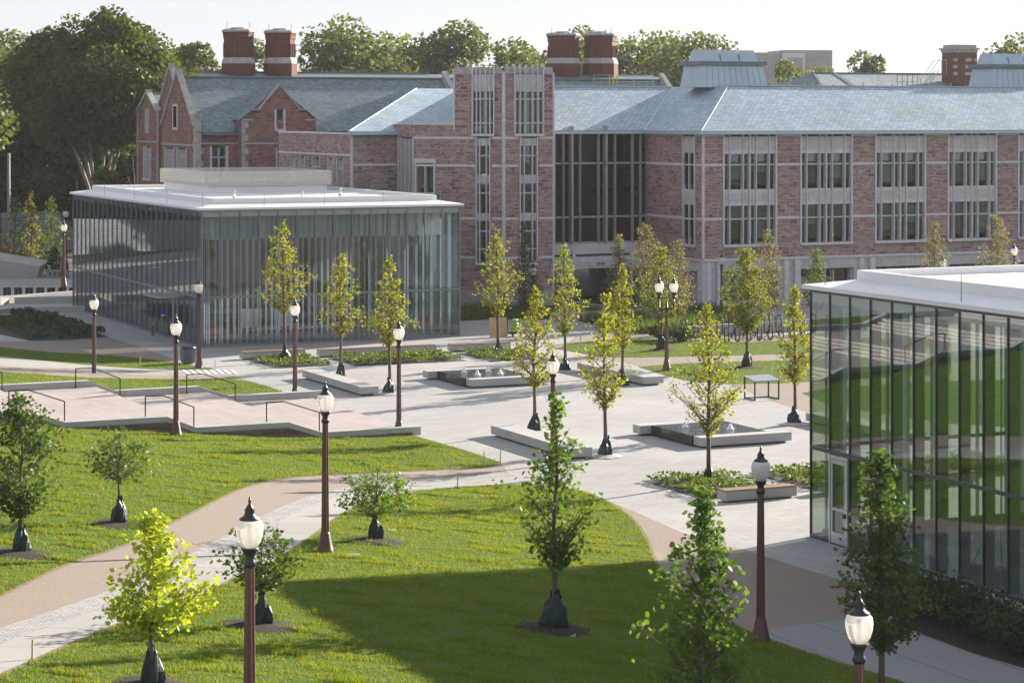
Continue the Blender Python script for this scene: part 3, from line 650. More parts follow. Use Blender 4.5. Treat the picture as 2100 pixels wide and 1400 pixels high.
# ------------------------------------------------------------------ MAIN BRICK BUILDING
O = (-.62, 174.9)
MBd = empty('brick_building', (O[0], O[1], 0), ANG, 'long red granite building with stone window bays, a square tower and a blue slate roof', 'building')
def bay_window(wl, s0, s1, z0, z1, fins, spandrels, glassz, transoms, parent, depth=.38, proud=.08, blinds=(), louv=False, fin_top=None, jamb=.14, name='window', rs='room', sill=True, thick=()):
    """stone framed window group: jambs, upright fins, ribbed spandrels, glass, louvre blinds"""
    fr = MB(); fw = .036
    for a in (s0, s1 - jamb): wl.box(fr, a, a + jamb, -depth, proud, z0, (fin_top or z1))
    for i, f_ in enumerate(fins):
        s_ = s0 + f_ * (s1 - s0); k = 1.5 if i in thick else 1.0
        wl.box(fr, s_ - fw * k, s_ + fw * k, -depth, proud * .8, z0 + .02, (fin_top or z1) - (0 if i in thick else .15))
    if sill:
        wl.box(fr, s0 + .01, s1 - .01, -depth, proud + .1, z0 - .2, z0); 
    fin_x = [s0 + jamb] + [s0 + f_ * (s1 - s0) for f_ in fins] + [s1 - jamb]
    for (a, b) in zip(fin_x, fin_x[1:]):
        for tz in transoms: wl.box(fr, a + fw, b - fw, -depth + .03, -depth + .22, tz - .05, tz + .05)
    for (e, f_) in spandrels:
        wl.box(fr, s0 + jamb, s1 - jamb, -depth, -.06, e, f_)
        k = int((s1 - s0) / .13)
        for j in range(k):
            c_ = s0 + jamb + (j + .5) * (s1 - s0 - 2 * jamb) / k
            if (f_ - e) > .5: wl.box(fr, c_ - .035, c_ + .035, -.062, -.02, e + .12, f_ - .1)
    root = fr.build(name, M['stone'], parent)
    g_ = MB()
    for (e, f_) in glassz: wl.box(g_, s0 + jamb, s1 - jamb, -depth + .05, -depth + .07, e, f_)
    g_.build('pane', M['pane'], root)
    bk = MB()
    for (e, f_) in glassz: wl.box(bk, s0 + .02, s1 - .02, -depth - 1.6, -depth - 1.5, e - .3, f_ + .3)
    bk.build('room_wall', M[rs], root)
    bl = MB()
    for (k, e, f_) in blinds:
        a, b = fin_x[k] + fw, fin_x[k + 1] - fw; wl.box(bl, a, b, -depth - .06, -depth - .04, e, f_)
    if blinds: bl.build('roller_blind', M['blind'], root)
    if louv:
        lv = MB()
        for (e, f_) in louv:
            k = int((f_ - e) / .11)
            for a, b in zip(fin_x, fin_x[1:]):
                for j in range(k):
                    zc = e + (j + .5) * (f_ - e) / k; wl.box(lv, a + fw, b - fw, -depth - .02, -depth + .03, zc - .034, zc + .034)
        lv.build('louvre', M['louvre'], root)
    return root
rb = random.Random(4)
# --- wing (front plane v=-6.2)
WV = -6.2; U0 = 13.51; U1 = 62.0
front = Wall((U0, WV), (U1, WV)); S0 = U0
bays = [15.23 + 6.765 * k for k in range(7)]
holes = [(b - S0, b - S0 + 4.72, 4.4, 12.75) for b in bays]
gh = [(b - S0 - .1, b - S0 + 4.85, .35, 2.62) for b in bays]
mb = MB(); front.panel(mb, 3.55, 12.75, holes, .5); mb.build('wall', M['brick'], MBd)
mb = MB(); front.panel(mb, 0, 3.55, gh, .8); front.box(mb, 0, front.len, .0, .16, 3.4, 3.58)
for b in bays:
    for (a, e) in ((-1.55, -1.15), (-.6, -.12)): front.box(mb, b - S0 + a, b - S0 + e, .0, .32, 0, 3.35)
    for k in range(22): front.box(mb, b - S0 + .1 + k * .205, b - S0 + .2 + k * .205, 0, .05, 2.75, 3.25)
front.box(mb, -.12, .5, -.4, .22, 0, 3.3)
mb.build('ground_storey', M['stone'], MBd)
mb = MB()
seg = [0] + [k for b in bays for k in (b - S0 - .02, b - S0 + 4.74)] + [front.len]
for a, e in zip(seg[::2], seg[1::2]):
    for z_ in (10.6, 6.56): front.box(mb, a, e, 0, .03, z_ - .09, z_ + .09)
    front.box(mb, a, e, -.3, .06, 12.75, 12.87)
front.box(mb, -.03, .14, -.1, .05, 3.6, 12.75); mb.build_each('stone_band', M['stone'], MBd)
for i, b in enumerate(bays):
    bl = []
    for col in range(6):
        grp = 0 if col < 3 else 1
        for (e, f_) in ((9.15, 10.55), (5.05, 6.47)):
            h_ = [0, 0, .35, 1.0, .75][(i * 7 + grp * 3 + int(e)) % 5]
            if h_: bl.append((col, f_ - (f_ - e) * h_, f_))
    bay_window(front, b - S0, b - S0 + 4.72, 4.62, 12.75, [.129, .376, .497, .615, .853], [(11.6, 12.72), (8.6, 8.75), (7.72, 8.6), (7.52, 7.72), (11.42, 11.6)], [(9.1, 11.45), (5.0, 7.55)], [10.6, 6.52], MBd, louv=((10.66, 11.42), (6.58, 7.5)), blinds=bl, fin_top=13.12, thick=(2,))
    # ground floor shopfront of the same bay
    bay_window(front, b - S0 - .1, b - S0 + 4.85, .36, 2.61, [.33, .66], [], [(.36, 2.6)], [.85], MBd, depth=.8, proud=-.3, jamb=.1, name='ground_window', sill=False)
# --- wing return wall (normal -u)
side = Wall((U0, 4.0), (U0, WV)); L0 = lambda v: 4.0 - v
hs = [(L0(-3.2), L0(-5.1), 4.4, 12.75)]
mb = MB(); side.panel(mb, 3.55, 12.75, hs, .5); mb.build('wall', M['brick'], MBd)
mb = MB(); side.panel(mb, 0, 3.55, [(L0(-2.6), L0(-5.4), .3, 2.6)], .6); side.box(mb, 0, side.len - .3, 0, .14, 3.4, 3.58); mb.build('ground_storey', M['stone'], MBd)
bay_window(side, hs[0][0], hs[0][1], 4.62, 12.75, [.5], [(11.5, 12.72), (7.6, 8.75)], [(9.1, 11.45), (5.0, 7.55)], [10.6, 6.52], MBd, fin_top=13.12, depth=.13)
bay_window(side, L0(-2.6), L0(-5.4), .36, 2.6, [.33, .66], [], [(.36, 2.58)], [.85], MBd, depth=.6, proud=-.2, jamb=.1, name='ground_window', sill=False)
mb = MB()
for a, e in ((0, hs[0][0] - .02), (hs[0][1] + .02, side.len)):
    for z_ in (10.6, 6.56): side.box(mb, a, e, 0, .03, z_ - .09, z_ + .09)
    side.box(mb, a, e, -.3, .06, 12.75, 12.87)
mb.build_each('stone_band', M['stone'], MBd)
# --- curtain wall between tower and wing
CV = 2.8; cw = Wall((4.0, CV), (U0 - .02, CV)); c0 = 4.0
mb = MB()
for u_, wth, zt in ((5.52, .07, 13.1), (6.26, .07, 13.15), (6.93, .15, 13.5), (7.69, .07, 13.15), (9.29, .07, 13.15), (9.88, .15, 13.5), (10.73, .07, 13.15), (12.27, .07, 13.15), (12.96, .07, 13.0)):
    cw.box(mb, u_ - c0 - wth / 1.7, u_ - c0 + wth / 1.7, -.2, .22 + (wth > .1) * .15, 4.4, zt)
cwp = mb.build('curtain_wall_posts', M['dimstone'], MBd)
mb = MB()
for z_ in (4.5, 6.48, 10.62, 12.95): cw.box(mb, 0, cw.len, -.1, .06, z_ - .07, z_ + .07)
mb.build('curtain_wall_rail', M['dimstone'], MBd)
mb = MB(); cw.box(mb, 0, cw.len, -.16, -.13, 4.45, 13.0); mb.build('curtain_wall_glass', glassmat('dark_curtain_glass', (.50, .56, .60), 1.4, .35, .005), MBd)
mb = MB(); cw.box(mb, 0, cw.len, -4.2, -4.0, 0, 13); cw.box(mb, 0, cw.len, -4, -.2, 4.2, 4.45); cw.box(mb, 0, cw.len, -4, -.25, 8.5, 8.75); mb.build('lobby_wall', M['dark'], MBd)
mb = MB(); cw.box(mb, 0, cw.len, -.5, .12, 3.62, 4.43); cw.box(mb, 0, cw.len, .3, 1.7, 3.32, 3.46); cw.box(mb, 0, cw.len, 1.4, 1.7, 2.62, 3.32)
for k in range(60): cw.box(mb, .15 + k * .155, .22 + k * .155, 1.7, 1.74, 2.7, 3.25)
for s_ in (1.55, 2.35, 6.4, 7.4): cw.box(mb, s_ - .1, s_ + .1, 1.35, 1.6, 0, 2.62); cw.box(mb, s_ - .12, s_ + .12, 1.62, 1.85, 2.6, 4.0)
mb.build('entrance_canopy', M['stone'], MBd)
mb = MB(); cw.box(mb, 0, cw.len, -.3, -.25, 0, 3.6)
mb.build('entrance_glass', M['pane'], MBd)
mb = MB(); cw.box(mb, 3.75, 5.15, 1.73, 1.78, 2.8, 3.18); sgn = mb.build('name_plaque', M['stone'], MBd)
# letters on the entrance lintel (the tree in front hides the first ones)
def letters(txt, wl, s_, d_, z_, size, mat, parent):
    cu = bpy.data.curves.new('lettering', 'FONT'); cu.body = txt; cu.size = size; cu.extrude = .02; cu.align_x = 'CENTER'
    ob = bpy.data.objects.new('tmp', cu); COL.objects.link(ob)
    dg = bpy.context.evaluated_depsgraph_get(); me = bpy.data.meshes.new_from_object(ob.evaluated_get(dg)); bpy.data.objects.remove(ob)
    o = bpy.data.objects.new('lettering', me); COL.objects.link(o); me.materials.clear(); me.materials.append(mat); o.parent = parent
    p = wl.pt(s_, d_, z_); a = math.atan2(wl.d.y, wl.d.x); o.matrix_local = Matrix.Translation(p) @ Matrix.Rotation(a, 4, 'Z') @ Matrix.Rotation(math.pi / 2, 4, 'X'); return o
letters('OMA', cw, 4.62, 1.8, 2.87, .34, M['darkmull'], sgn)
# --- tower
tr_ = Wall((0, 0), (4.17, 0)); k45 = (-math.cos(math.pi / 4), math.sin(math.pi / 4)); TL = 7.22
tl_ = Wall((k45[0] * TL, k45[1] * TL), (0, 0)); sl = lambda t: TL - t
ZTW = 17.45
bt = []
def tower_face(wl, s0, s1, top, low, zcap, smax0=0):
    a, b = top; c_, d_ = low
    mb = MB(); wl.panel(mb, 1.15, zcap, [(a, b, 12.75, 17.45), (c_, d_, 3.1, 12.75)], .55, s0, s1); return mb
mb = tower_face(tr_, 0.06, 4.17, (.84, 3.31), (1.3, 2.8), ZTW)
bk = Wall((4.17, 0), (4.17, 9)); bk.panel(mb, 0, ZTW)
mb.build('tower_wall', M['brick'], MBd)
mb = MB()
tl_.panel(mb, 1.15, 17.45, [(sl(2.54), sl(.72), 12.75, 17.45), (sl(2.23), sl(1.05), 3.1, 12.75)], .55, sl(4.0), sl(.06))
tl_.panel(mb, 1.15, 13.6, [(sl(7.22) , sl(5.5), 8.5, 10.75)], .5, 0, sl(4.0))
shd = Wall((k45[0] * 4 + 4, k45[1] * 4 + 4), (k45[0] * 4, k45[1] * 4)); shd.panel(mb, 13.5, ZTW)
lft = Wall((k45[0] * TL, 13.0), (k45[0] * TL, k45[1] * TL)); lft.panel(mb, 1.15, 13.6, [(lft.len - 3.3, lft.len - .1, 4.5, 12.7)], .4)
mb.build('tower_wall', M['brick'], MBd)
mb = MB(); 
for wl, s0, s1 in ((tr_, .12, 4.17), (tl_, 0, TL - .12)): wl.box(mb, s0, s1, -.3, .05, 0, 1.17)
mb.build('plinth', M['palestone'], MBd)
mb = MB()
for wl, rng, zs in ((tr_, ((.12, 1.2), (2.9, 4.17)), (12.63, 10.55, 6.6, 3.66)), (tl_, ((0, sl(2.33)), (sl(.95), TL - .12)), (12.63, 10.55, 6.6, 3.66))):
    for z_ in zs:
        for a, b in rng: wl.box(mb, a, b, 0, .03, z_ - .085, z_ + .085)
mb.prism([(-.11, .04), (.02, -.08), (.12, -.04), (.1, .1), (-.08, .12)], 1.1, 17.6)
tr_.box(mb, 4.05, 4.2, -.1, .04, 1.17, 17.5); tl_.box(mb, sl(4.02), sl(3.92), -.1, .04, 13.6, 17.5)
tl_.box(mb, -.05, sl(4.0), -.3, .06, 13.6, 13.75); tl_.box(mb, sl(4.06), sl(3.94) , -.3, .05, 13.3, 17.55)
mb.build_each('stone_band', M['stone'], MBd)
for wl, top, low, n5 in ((tr_, (.84, 3.31), (1.3, 2.8), 1), (tl_, (sl(2.54), sl(.72)), (sl(2.23), sl(1.05)), 0)):
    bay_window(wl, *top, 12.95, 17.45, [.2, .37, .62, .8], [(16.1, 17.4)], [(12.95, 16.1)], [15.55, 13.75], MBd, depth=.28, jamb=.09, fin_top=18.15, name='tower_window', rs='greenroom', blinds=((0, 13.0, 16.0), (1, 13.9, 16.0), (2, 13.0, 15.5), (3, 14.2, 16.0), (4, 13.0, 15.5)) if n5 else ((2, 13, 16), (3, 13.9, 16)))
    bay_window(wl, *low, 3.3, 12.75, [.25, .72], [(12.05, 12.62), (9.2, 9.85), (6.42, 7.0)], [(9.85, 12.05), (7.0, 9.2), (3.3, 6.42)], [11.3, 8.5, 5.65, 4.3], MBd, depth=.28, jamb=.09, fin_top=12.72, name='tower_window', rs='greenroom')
rt = MB()
for a, b in ((.2, 4.1),): tr_.box(rt, a, b, -1.2, -.1, 17.45, 17.95)
tl_.box(rt, sl(3.95), sl(.2), -1.2, -.1, 17.45, 17.95); rt.box(-.6, 4.0, .9, 5.0, 17.3, 17.9)
tr_.box(rt, .1, .84, -.3, .05, 17.45, 17.58); tr_.box(rt, 3.31, 4.2, -.3, .05, 17.45, 17.58); tl_.box(rt, sl(4.02), sl(2.54), -.3, .05, 17.45, 17.58); tl_.box(rt, sl(.72), sl(.1), -.3, .05, 17.45, 17.58)
for k in range(5): rt.box(-1.9 + k * .38, -1.75 + k * .38, 1.95 - k * .36, 2.1 - k * .36, 17.9, 18.15 + .08 * (k % 2)); rt.box(1.2 + k * .55, 1.4 + k * .55, 2.2, 2.4, 17.9, 18.2)
rt.build('tower_parapet', M['palestone'], MBd)
bay_window(tl_, sl(7.22) + .02, sl(5.5), 8.5, 10.7, [.5], [], [(8.5, 10.6)], [], MBd, depth=.5, name='window')
mb = MB(); tl_.box(mb, -.02, sl(5.45), -.35, .06, 10.72, 11.05); mb.build('lintel', M['stone'], MBd)
bay_window(lft, lft.len - 3.3, lft.len - .1, 4.6, 12.7, [.2, .45, .72], [], [(4.7, 12.6)], [8.9], MBd, depth=.4, name='window')
# --- low block left of the tower
LV = 8.7; lw = Wall((-8.87, LV), (k45[0] * TL - .02, LV)); ls = Wall((-8.87, LV + 17), (-8.87, LV))
mb = MB(); lw.panel(mb, 0, 12.85); 
wz = [(va(x1, -8.87, O), va(x0, -8.87, O)) for x0, x1 in ((595, 606), (614, 625), (640, 656), (672, 683), (691, 704))]
hl = [(LV + 17 - a, LV + 17 - b, 8.3, 11.0) for a, b in [(max(p), min(p)) for p in wz]]
ls.panel(mb, 0, 12.85, hl, .3); mb.build('wall', M['brick'], MBd)
mb = MB(); lw.box(mb, 0, lw.len, -.3, .06, 12.85, 13.0); ls.box(mb, 0, ls.len - .3, -.3, .06, 12.85, 13.0); lw.box(mb, 0, lw.len, 0, .03, 10.45, 10.62); ls.box(mb, 0, ls.len, 0, .03, 11.2, 11.35); lw.box(mb, -.04, .14, -.1, .04, 0, 12.85); mb.build_each('stone_band', M['stone'], MBd)
for a, b, e, f_ in hl: bay_window(ls, a, b, e, f_, [.5] if b - a > 1.2 else [], [], [(e, f_)], [10.2], MBd, depth=.3, proud=.03, jamb=.1)
# --- roofs
ZE, ZR, RUN = 13.15, 16.6, 5.4
mb = MB(); e0 = WV - .35
C0, C1 = (U0 - .35, e0), (U0 - .35 + RUN, e0 + RUN)
mb.face([(*C0, ZE), (U1, e0, ZE), (U1, e0 + RUN, ZR), (*C1, ZR)])
B0, B1 = (U0 - .35, CV - .35), (U0 - .35 + RUN, CV - .35 + RUN)
mb.face([(*B0, ZE), (*C0, ZE), (*C1, ZR), (*B1, ZR)])
mb.face([(3.8, CV - .35, ZE), (*B0, ZE), (*B1, ZR), (3.8, CV - .35 + RUN, ZR)])
A0 = (-9.15, LV - .35); A1 = (0.2, LV - .35 + 9.3)
mb.face([(*A0, ZE - .05), (4.3, LV - .35, ZE - .05), (4.3, LV + 8.95, ZR - .1), (*A1, ZR - .1)])
mb.build('roof', M['slate'], MBd)
mb = MB(); mb.face([(A1[0], A1[1], 12.6), (A0[0] + .3, A0[1] + .3, 12.6), (A0[0], A0[1], ZE - .06), (A1[0], A1[1], ZR - .12)]); mb.build('wall', M['brick'], MBd)
mb = MB(); mb.face([(-8.6, LV + .3, 12.7), (-5, LV + .3, 12.7), (2, LV + 16, 12.7), (-8.6, LV + 16, 12.7)]); mb.build('flat_roof', M['zincdark'], MBd)
mb = MB()
mb.face([(*C1, ZR - .05), (U1, C1[1], ZR - .05), (U1, 30, ZR - .05), (C1[0], 30, ZR - .05)]); mb.face([(4, CV + RUN - .4, ZR - .15), (C1[0], CV + RUN - .4, ZR - .15), (C1[0], 30, ZR - .15), (4, 30, ZR - .15)])
mb.build('flat_roof', M['zincdark'], MBd)
mb = MB()
mb.bar((*C0, ZE + .02), (*C1, ZR + .02), .15, .05); mb.bar((*B0, ZE + .02), (*B1, ZR + .02), .2, .04); mb.bar((*A0, ZE), (*A1, ZR - .07), .14, .05)
mb.bar((C1[0], C1[1], ZR + .03), (U1, C1[1], ZR + .03), .18, .1); mb.bar((3.8, B1[1], ZR + .03), (*B1, ZR + .03), .18, .1)
mb.box(C0[0] + .05, U1, e0 - .12, e0 + .3, ZE - .26, ZE - .02); mb.box(C0[0] - .12, C0[0] + .04, e0 - .12, B0[1], ZE - .26, ZE - .02); mb.box(4.2, B0[0], B0[1] - .1, B0[1] + .2, ZE - .26, ZE - .02); mb.box(A0[0] - .1, k45[0] * TL, A0[1] - .12, A0[1] + .2, ZE - .32, ZE - .06)
mb.build('flashing', M['copper'], MBd)
mb = MB(); Wall((U1 - .1, WV), (U1 - .1, 30)).panel(mb, 0, 16.4); Wall((U1 - .1, 30), (6, 30)).panel(mb, 0, 16.3); mb.build('wall', M['brick'], MBd)
# roof vents clad in zinc
def roof_vent(x0, x1, vb, n3, parent, dp=3.4):
    a, b = ua(x0, vb, O), ua(x1, vb, O); q = empty('roof_vent', (0, 0, 0)); q.parent = parent
    mb = MB(); mb.hexa([(a, vb, 16.5), (b, vb, 16.5), (b, vb + dp, 16.5), (a, vb + dp, 16.5)], [(a + .25, vb + .35, 18.25), (b - .25, vb + .35, 18.25), (b - .25, vb + dp - .3, 18.25), (a + .25, vb + dp - .3, 18.25)])
    k = int((b - a) / .55)
    for j in range(1, k):
        t_ = j / k; mb.bar((a + (b - a) * t_, vb - .01, 16.5), (a + .25 + (b - a - .5) * t_, vb + .34, 18.25), .04, .05)
    mb.build('cladding', M['copper'], q)
    mb = MB(); mb.box(a - .05, b + .05, vb + .15, vb + dp - .1, 18.25, 18.55); mb.build('coping', M['zincdark'], q)
    w = (b - a - 1.0) / n3
    for j in range(n3):
        c_ = a + .5 + j * w; mb = MB(); mb.hexa([(c_, vb + .6, 18.56), (c_ + w - .05, vb + .6, 18.56), (c_ + w - .05, vb + dp - .5, 18.56), (c_, vb + dp - .5, 18.56)], [(c_ + .18, vb + 1.0, 19.45), (c_ + w - .23, vb + 1.0, 19.45), (c_ + w - .23, vb + dp - .8, 19.45), (c_ + .18, vb + dp - .8, 19.45)]); mb.build('vent_hood', M['copper'], q)
roof_vent(1437, 1575, .4, 3, MBd); roof_vent(2035, 2190, .4, 4, MBd)
def railing(pts, z0, h, mat, name, parent, mid=2, step=1.6):
    mb = MB()
    for p, q in zip(pts, pts[1:]):
        d_ = (Vector(q) - Vector(p)); n_ = max(1, int(d_.length / step))
        for i in range(n_ + 1): r_ = Vector(p) + d_ * i / n_; mb.bar((r_.x, r_.y, z0), (r_.x, r_.y, z0 + h), .05)
        for k in range(mid): mb.bar((*p, z0 + h * (1 - k * .5)), (*q, z0 + h * (1 - k * .5)), .045)
    return mb.build(name, mat, parent)
railing([(ua(1217, 9, O), 9), (ua(1340, 9, O), 9)], 16.5, 1.05, M['steel'], 'roof_railing', MBd); railing([(ua(1250, 8.8, O), 8.8), (ua(1265, 8.8, O), 8.8)], 16.5, 1.05, M['yellowrail'], 'safety_gate', MBd, 3, .25)
railing([(ua(1840, 2, O), 2), (ua(1882, 2, O), 2)], 16.5, 1.1, M['steel'], 'roof_railing', MBd, 3, .5)
mb = MB()
for k in range(14): mb.bar((ua(1590 + k * 30, -1, O), -1, 16.55), (ua(1590 + k * 30, -1, O), -1, 16.8 + .15 * (k % 3 == 0)), .07)
mb.build('snow_guards', M['steel'], MBd)

# ------------------------------------------------------------------ OLD GABLED BUILDING behind
O2 = (-27.8, 205.0)
OB = empty('gabled_building', (O2[0], O2[1], 0), ANG, 'old gabled red stone building with dark slate roof and paired octagonal chimneys', 'building')
aR = ua(1372, 5.6, O2); RZ, EZ = 17.7, 12.85
fw_ = Wall((0, 0), (aR, 0)); wx = [ua(x, 0, O2) for x in (430, 468)]
mb = MB(); fw_.panel(mb, 0, EZ, [(wx[0], wx[1], 8.4, 11.6)], .35)
GL = 10.2; gw = Wall((0, GL), (0, 0))
gz = [(GL - va(x1, 0, O2), GL - va(x0, 0, O2)) for x0, x1 in ((355, 365), (338, 357), (362, 383))]
hg = [(min(gz[0]), max(gz[0]), 13.0, 15.3), (*sorted(gz[1]), 8.6, 11.4), (*sorted(gz[2]), 8.6, 11.4)]
hg = [(min(a, b), max(a, b), e, f_) for a, b, e, f_ in hg]
gw.panel(mb, 0, EZ + .5, [h for h in hg if h[3] < 12.5], .35)
def gable(mb, wl, s0, s1, zb, za):
    m_ = (s0 + s1) / 2; p = [wl.pt(s0, 0, zb), wl.pt(s1, 0, zb), wl.pt(m_, 0, za)]; mb.face(p, uv=[(s0, zb), (s1, zb), (m_, za)])
gable(mb, gw, 0, GL, EZ + .5, 18.2)
# second gable set a little forward and farther back along the end wall
b2 = va(350, .5, O2); bL = va(319, .5, O2); g2 = Wall((.5, bL), (.5, 2 * b2 - bL)); g2.panel(mb, 0, EZ + .9); gable(mb, g2, 0, g2.len, EZ + .9, 18.75); mb.face([(0, GL, 0), (.5, GL, 0), (.5, GL, EZ + .5), (0, GL, EZ + .5)][::-1])
g3 = Wall((-.1, va(281, -.1, O2)), (-.1, va(324, -.1, O2))); W3 = g3.len; g3.panel(mb, 0, 14.7, [(W3 * .32, W3 * .68, 8.4, 11.4)], .3); gable(mb, g3, .3, W3 - .3, 14.7, 16.4); mb.face([(-.1, va(324, -.1, O2), 0), (.5, va(324, -.1, O2), 0), (.5, va(324, -.1, O2), 14.7), (-.1, va(324, -.1, O2), 14.7)])
# projecting front gable
A = [ua(x, -1.3, O2) for x in (497, 648)]; fg = Wall((A[0], -1.3), (A[1], -1.3)); fl = fg.len
wf = [ua(x, -1.3, O2) - A[0] for x in (566, 582)]
fg.panel(mb, 0, 13.9, [(wf[0], wf[1] + .15, 8.4, 11.4)], .35)
fg.panel(mb, 13.9, 14.55, [(wf[0], wf[1], 13.9, 14.55)], .3, .9, fl - .9); m_ = fl / 2
fg.panel(mb, 14.55, 14.8, [(wf[0], wf[1], 14.55, 14.8)], .3, 1.6, fl - 1.6)
mb.face([fg.pt(0, -.27, 13.9), fg.pt(fl, -.27, 13.9), fg.pt(m_, -.27, 17.0)], uv=[(0, 13.9), (fl, 13.9), (m_, 17.0)])
mb.face([fg.pt(1.6, 0, 14.8), fg.pt(fl - 1.6, 0, 14.8), fg.pt(m_, 0, 16.9)], uv=[(1.6, 14.8), (fl - 1.6, 14.8), (m_, 16.9)])
Wall((A[0], 3), (A[0], -1.3)).panel(mb, 0, 13.9); Wall((A[1], -1.3), (A[1], 3)).panel(mb, 0, 13.9)
mb.build('wall', M['oldbrick'], OB)
mb = MB()
for wl, s0, s1, zb, za in ((gw, -.1, GL + .1, EZ + .5, 18.25), (g2, -.1, g2.len + .1, EZ + .9, 18.8), (g3, .2, W3 - .2, 14.7, 16.45)):
    m_ = (s0 + s1) / 2
    for a in (s0, s1):
        p, q = wl.pt(a, -.1, zb), wl.pt(m_, -.1, za); mb.bar(p, q, .55, .22)
    mb.box(wl.pt(m_, -.1, 0)[0] - .25, wl.pt(m_, -.1, 0)[0] + .25, wl.pt(m_, 0, 0)[1] - .3, wl.pt(m_, 0, 0)[1] + .3, za - .1, za + .25)
m_ = fl / 2
for a in (1.5, fl - 1.5): mb.bar(fg.pt(a, -.1, 14.85), fg.pt(m_, -.1, 17.0), .4, .14)
for a, b, z_ in ((.0, 1.0, 13.95), (.85, 1.7, 14.85)):
    fg.box(mb, a, b, -.35, .06, z_ - .12, z_ + .03); fg.box(mb, fl - b, fl - a, -.35, .06, z_ - .12, z_ + .03)
rq = random.Random(2)
for k in range(22):
    w = .3 + .25 * (k % 2); fg.box(mb, -.03, w, -.1, .03, 1 + k * .58, 1.55 + k * .58)
    if 12.4 > 1 + k * .55: fw_.box(mb, ua(405, 0, O2), ua(405, 0, O2) + w, -.1, .03, 1 + k * .52, 1.5 + k * .52)
    gw.box(mb, GL - .25 - .15 * (k % 2), GL, -.1, .03, 1 + k * .55, 1.53 + k * .55)
fw_.box(mb, -.05, .5, -.2, .35, 0, 14.2); fw_.box(mb, -.1, .6, -.3, .42, 14.2, 14.4)
fg.box(mb, 0, fl, 0, .06, 11.75, 11.9); fw_.box(mb, 0, A[0], 0, .06, 11.75, 11.9); gw.box(mb, 0, GL, 0, .06, 11.6, 11.75); g3.box(mb, 0, W3, 0, .06, 11.75, 11.9); g3.box(mb, 0, W3, 0, .06, 6.9, 7.05); g3.box(mb, W3 - .3, W3, -.1, .03, 0, 14.7); g3.box(mb, 0, .3, -.1, .03, 0, 14.7); g2.box(mb, .0, .35, -.1, .03, 0, EZ + .9); g3.box(mb, W3 * .4, W3 * .6, .0, .05, 12.6, 14.9); fw_.box(mb, 0, A[0], -.1, .22, 12.62, 12.72)
mb.build('stone_trim', M['palestone'], OB)
for h in hg:
    if h[3] < 12.5: bay_window(gw, *h, [.25, .5, .75], [], [(h[2], h[3])], [10.7], OB, depth=.3, proud=.05, jamb=.15)
    else:
        mb = MB(); a, b, e, f_ = h; gw.box(mb, a, b, .005, .07, e, f_); w = mb.build('window', M['stone'], OB); mb = MB(); gw.box(mb, a + .25, b - .25, .071, .08, e + .2, f_ - .2); mb.build('pane', M['pane'], w)
bay_window(fw_, wx[0], wx[1], 8.4, 11.6, [.5], [], [(8.4, 11.55)], [10.6], OB, depth=.35, proud=.05, jamb=.2, blinds=((0, 9.2, 11.5), (1, 9.3, 11.5)))
bay_window(fg, wf[0], wf[1] + .15, 8.4, 11.4, [], [], [(8.4, 11.35)], [10.6], OB, depth=.35, proud=.05, jamb=.12)
bay_window(fg, wf[0] - .15, wf[1] + .15, 13.1, 14.8, [], [], [(13.1, 14.75)], [], OB, depth=.2, proud=.06, jamb=.2, blinds=((0, 13.1, 14.7),))
bay_window(g3, W3 * .32, W3 * .68, 8.4, 11.4, [.33, .66], [], [(8.4, 11.3)], [10.6], OB, depth=.3, proud=.05)
mb = MB()
mb.face([(.1, -.4, EZ), (aR, -.4, EZ), (aR, 5.6, RZ), (.1, 5.6, RZ)]); mb.face([(aR, 11.6, EZ), (.1, 11.6, EZ), (.1, 5.6, RZ), (aR, 5.6, RZ)])
b3 = (va(281, -.1, O2) + va(324, -.1, O2)) / 2; mb.face([(.1, b3, 16.2), (7, b3, 16.2), (7, b3 - W3 / 2, 14.6), (.1, b3 - W3 / 2, 14.6)])
mm = (A[0] + A[1]) / 2
mb.face([(A[0] - .2, -1.2, 13.9), (mm, -1.2, 16.75), (mm, 5.0, 16.75), (A[0] - .2, 1.2, 13.9)]); mb.face([(mm, -1.2, 16.75), (A[1] + .2, -1.2, 13.9), (A[1] + .2, 1.2, 13.9), (mm, 5.0, 16.75)])
mb.build('roof', M['oldslate'], OB)
mb = MB(); mb.bar((.1, 5.6, RZ + .05), (aR, 5.6, RZ + .05), .3, .14); mb.bar((3, 9, RZ + .55), (26, 9, RZ + .55), .3, .2); mb.bar((30, 9, RZ + .45), (aR, 9, RZ + .45), .3, .2); mb.face([(3, 9, RZ + .5), (aR, 9, RZ + .5), (aR, 6, RZ), (3, 6, RZ)])
mb.box(.6, A[0], -.6, -.35, EZ - .28, EZ - .02); mb.bar((A[0] - .2, 1.2, 13.95), (mm, 5, 16.8), .3, .06); mb.bar((A[0] - .3, -.4, EZ + .03), (A[0] - .2, 1.2, 13.97), .3, .06); mb.build('ridge_flashing', M['zincdark'], OB)
for x in (906, 1352):
    a = ua(x, 5.6, O2); mb = MB(); w = .5
    mb.hexa([(a, -.6, EZ), (a + w, -.6, EZ), (a + w, 5.6, RZ), (a, 5.6, RZ)], [(a, -.6, EZ + .8), (a + w, -.6, EZ + .8), (a + w, 5.6, RZ + .75), (a, 5.6, RZ + .75)]); mb.build('parapet', M['palestone'], OB)
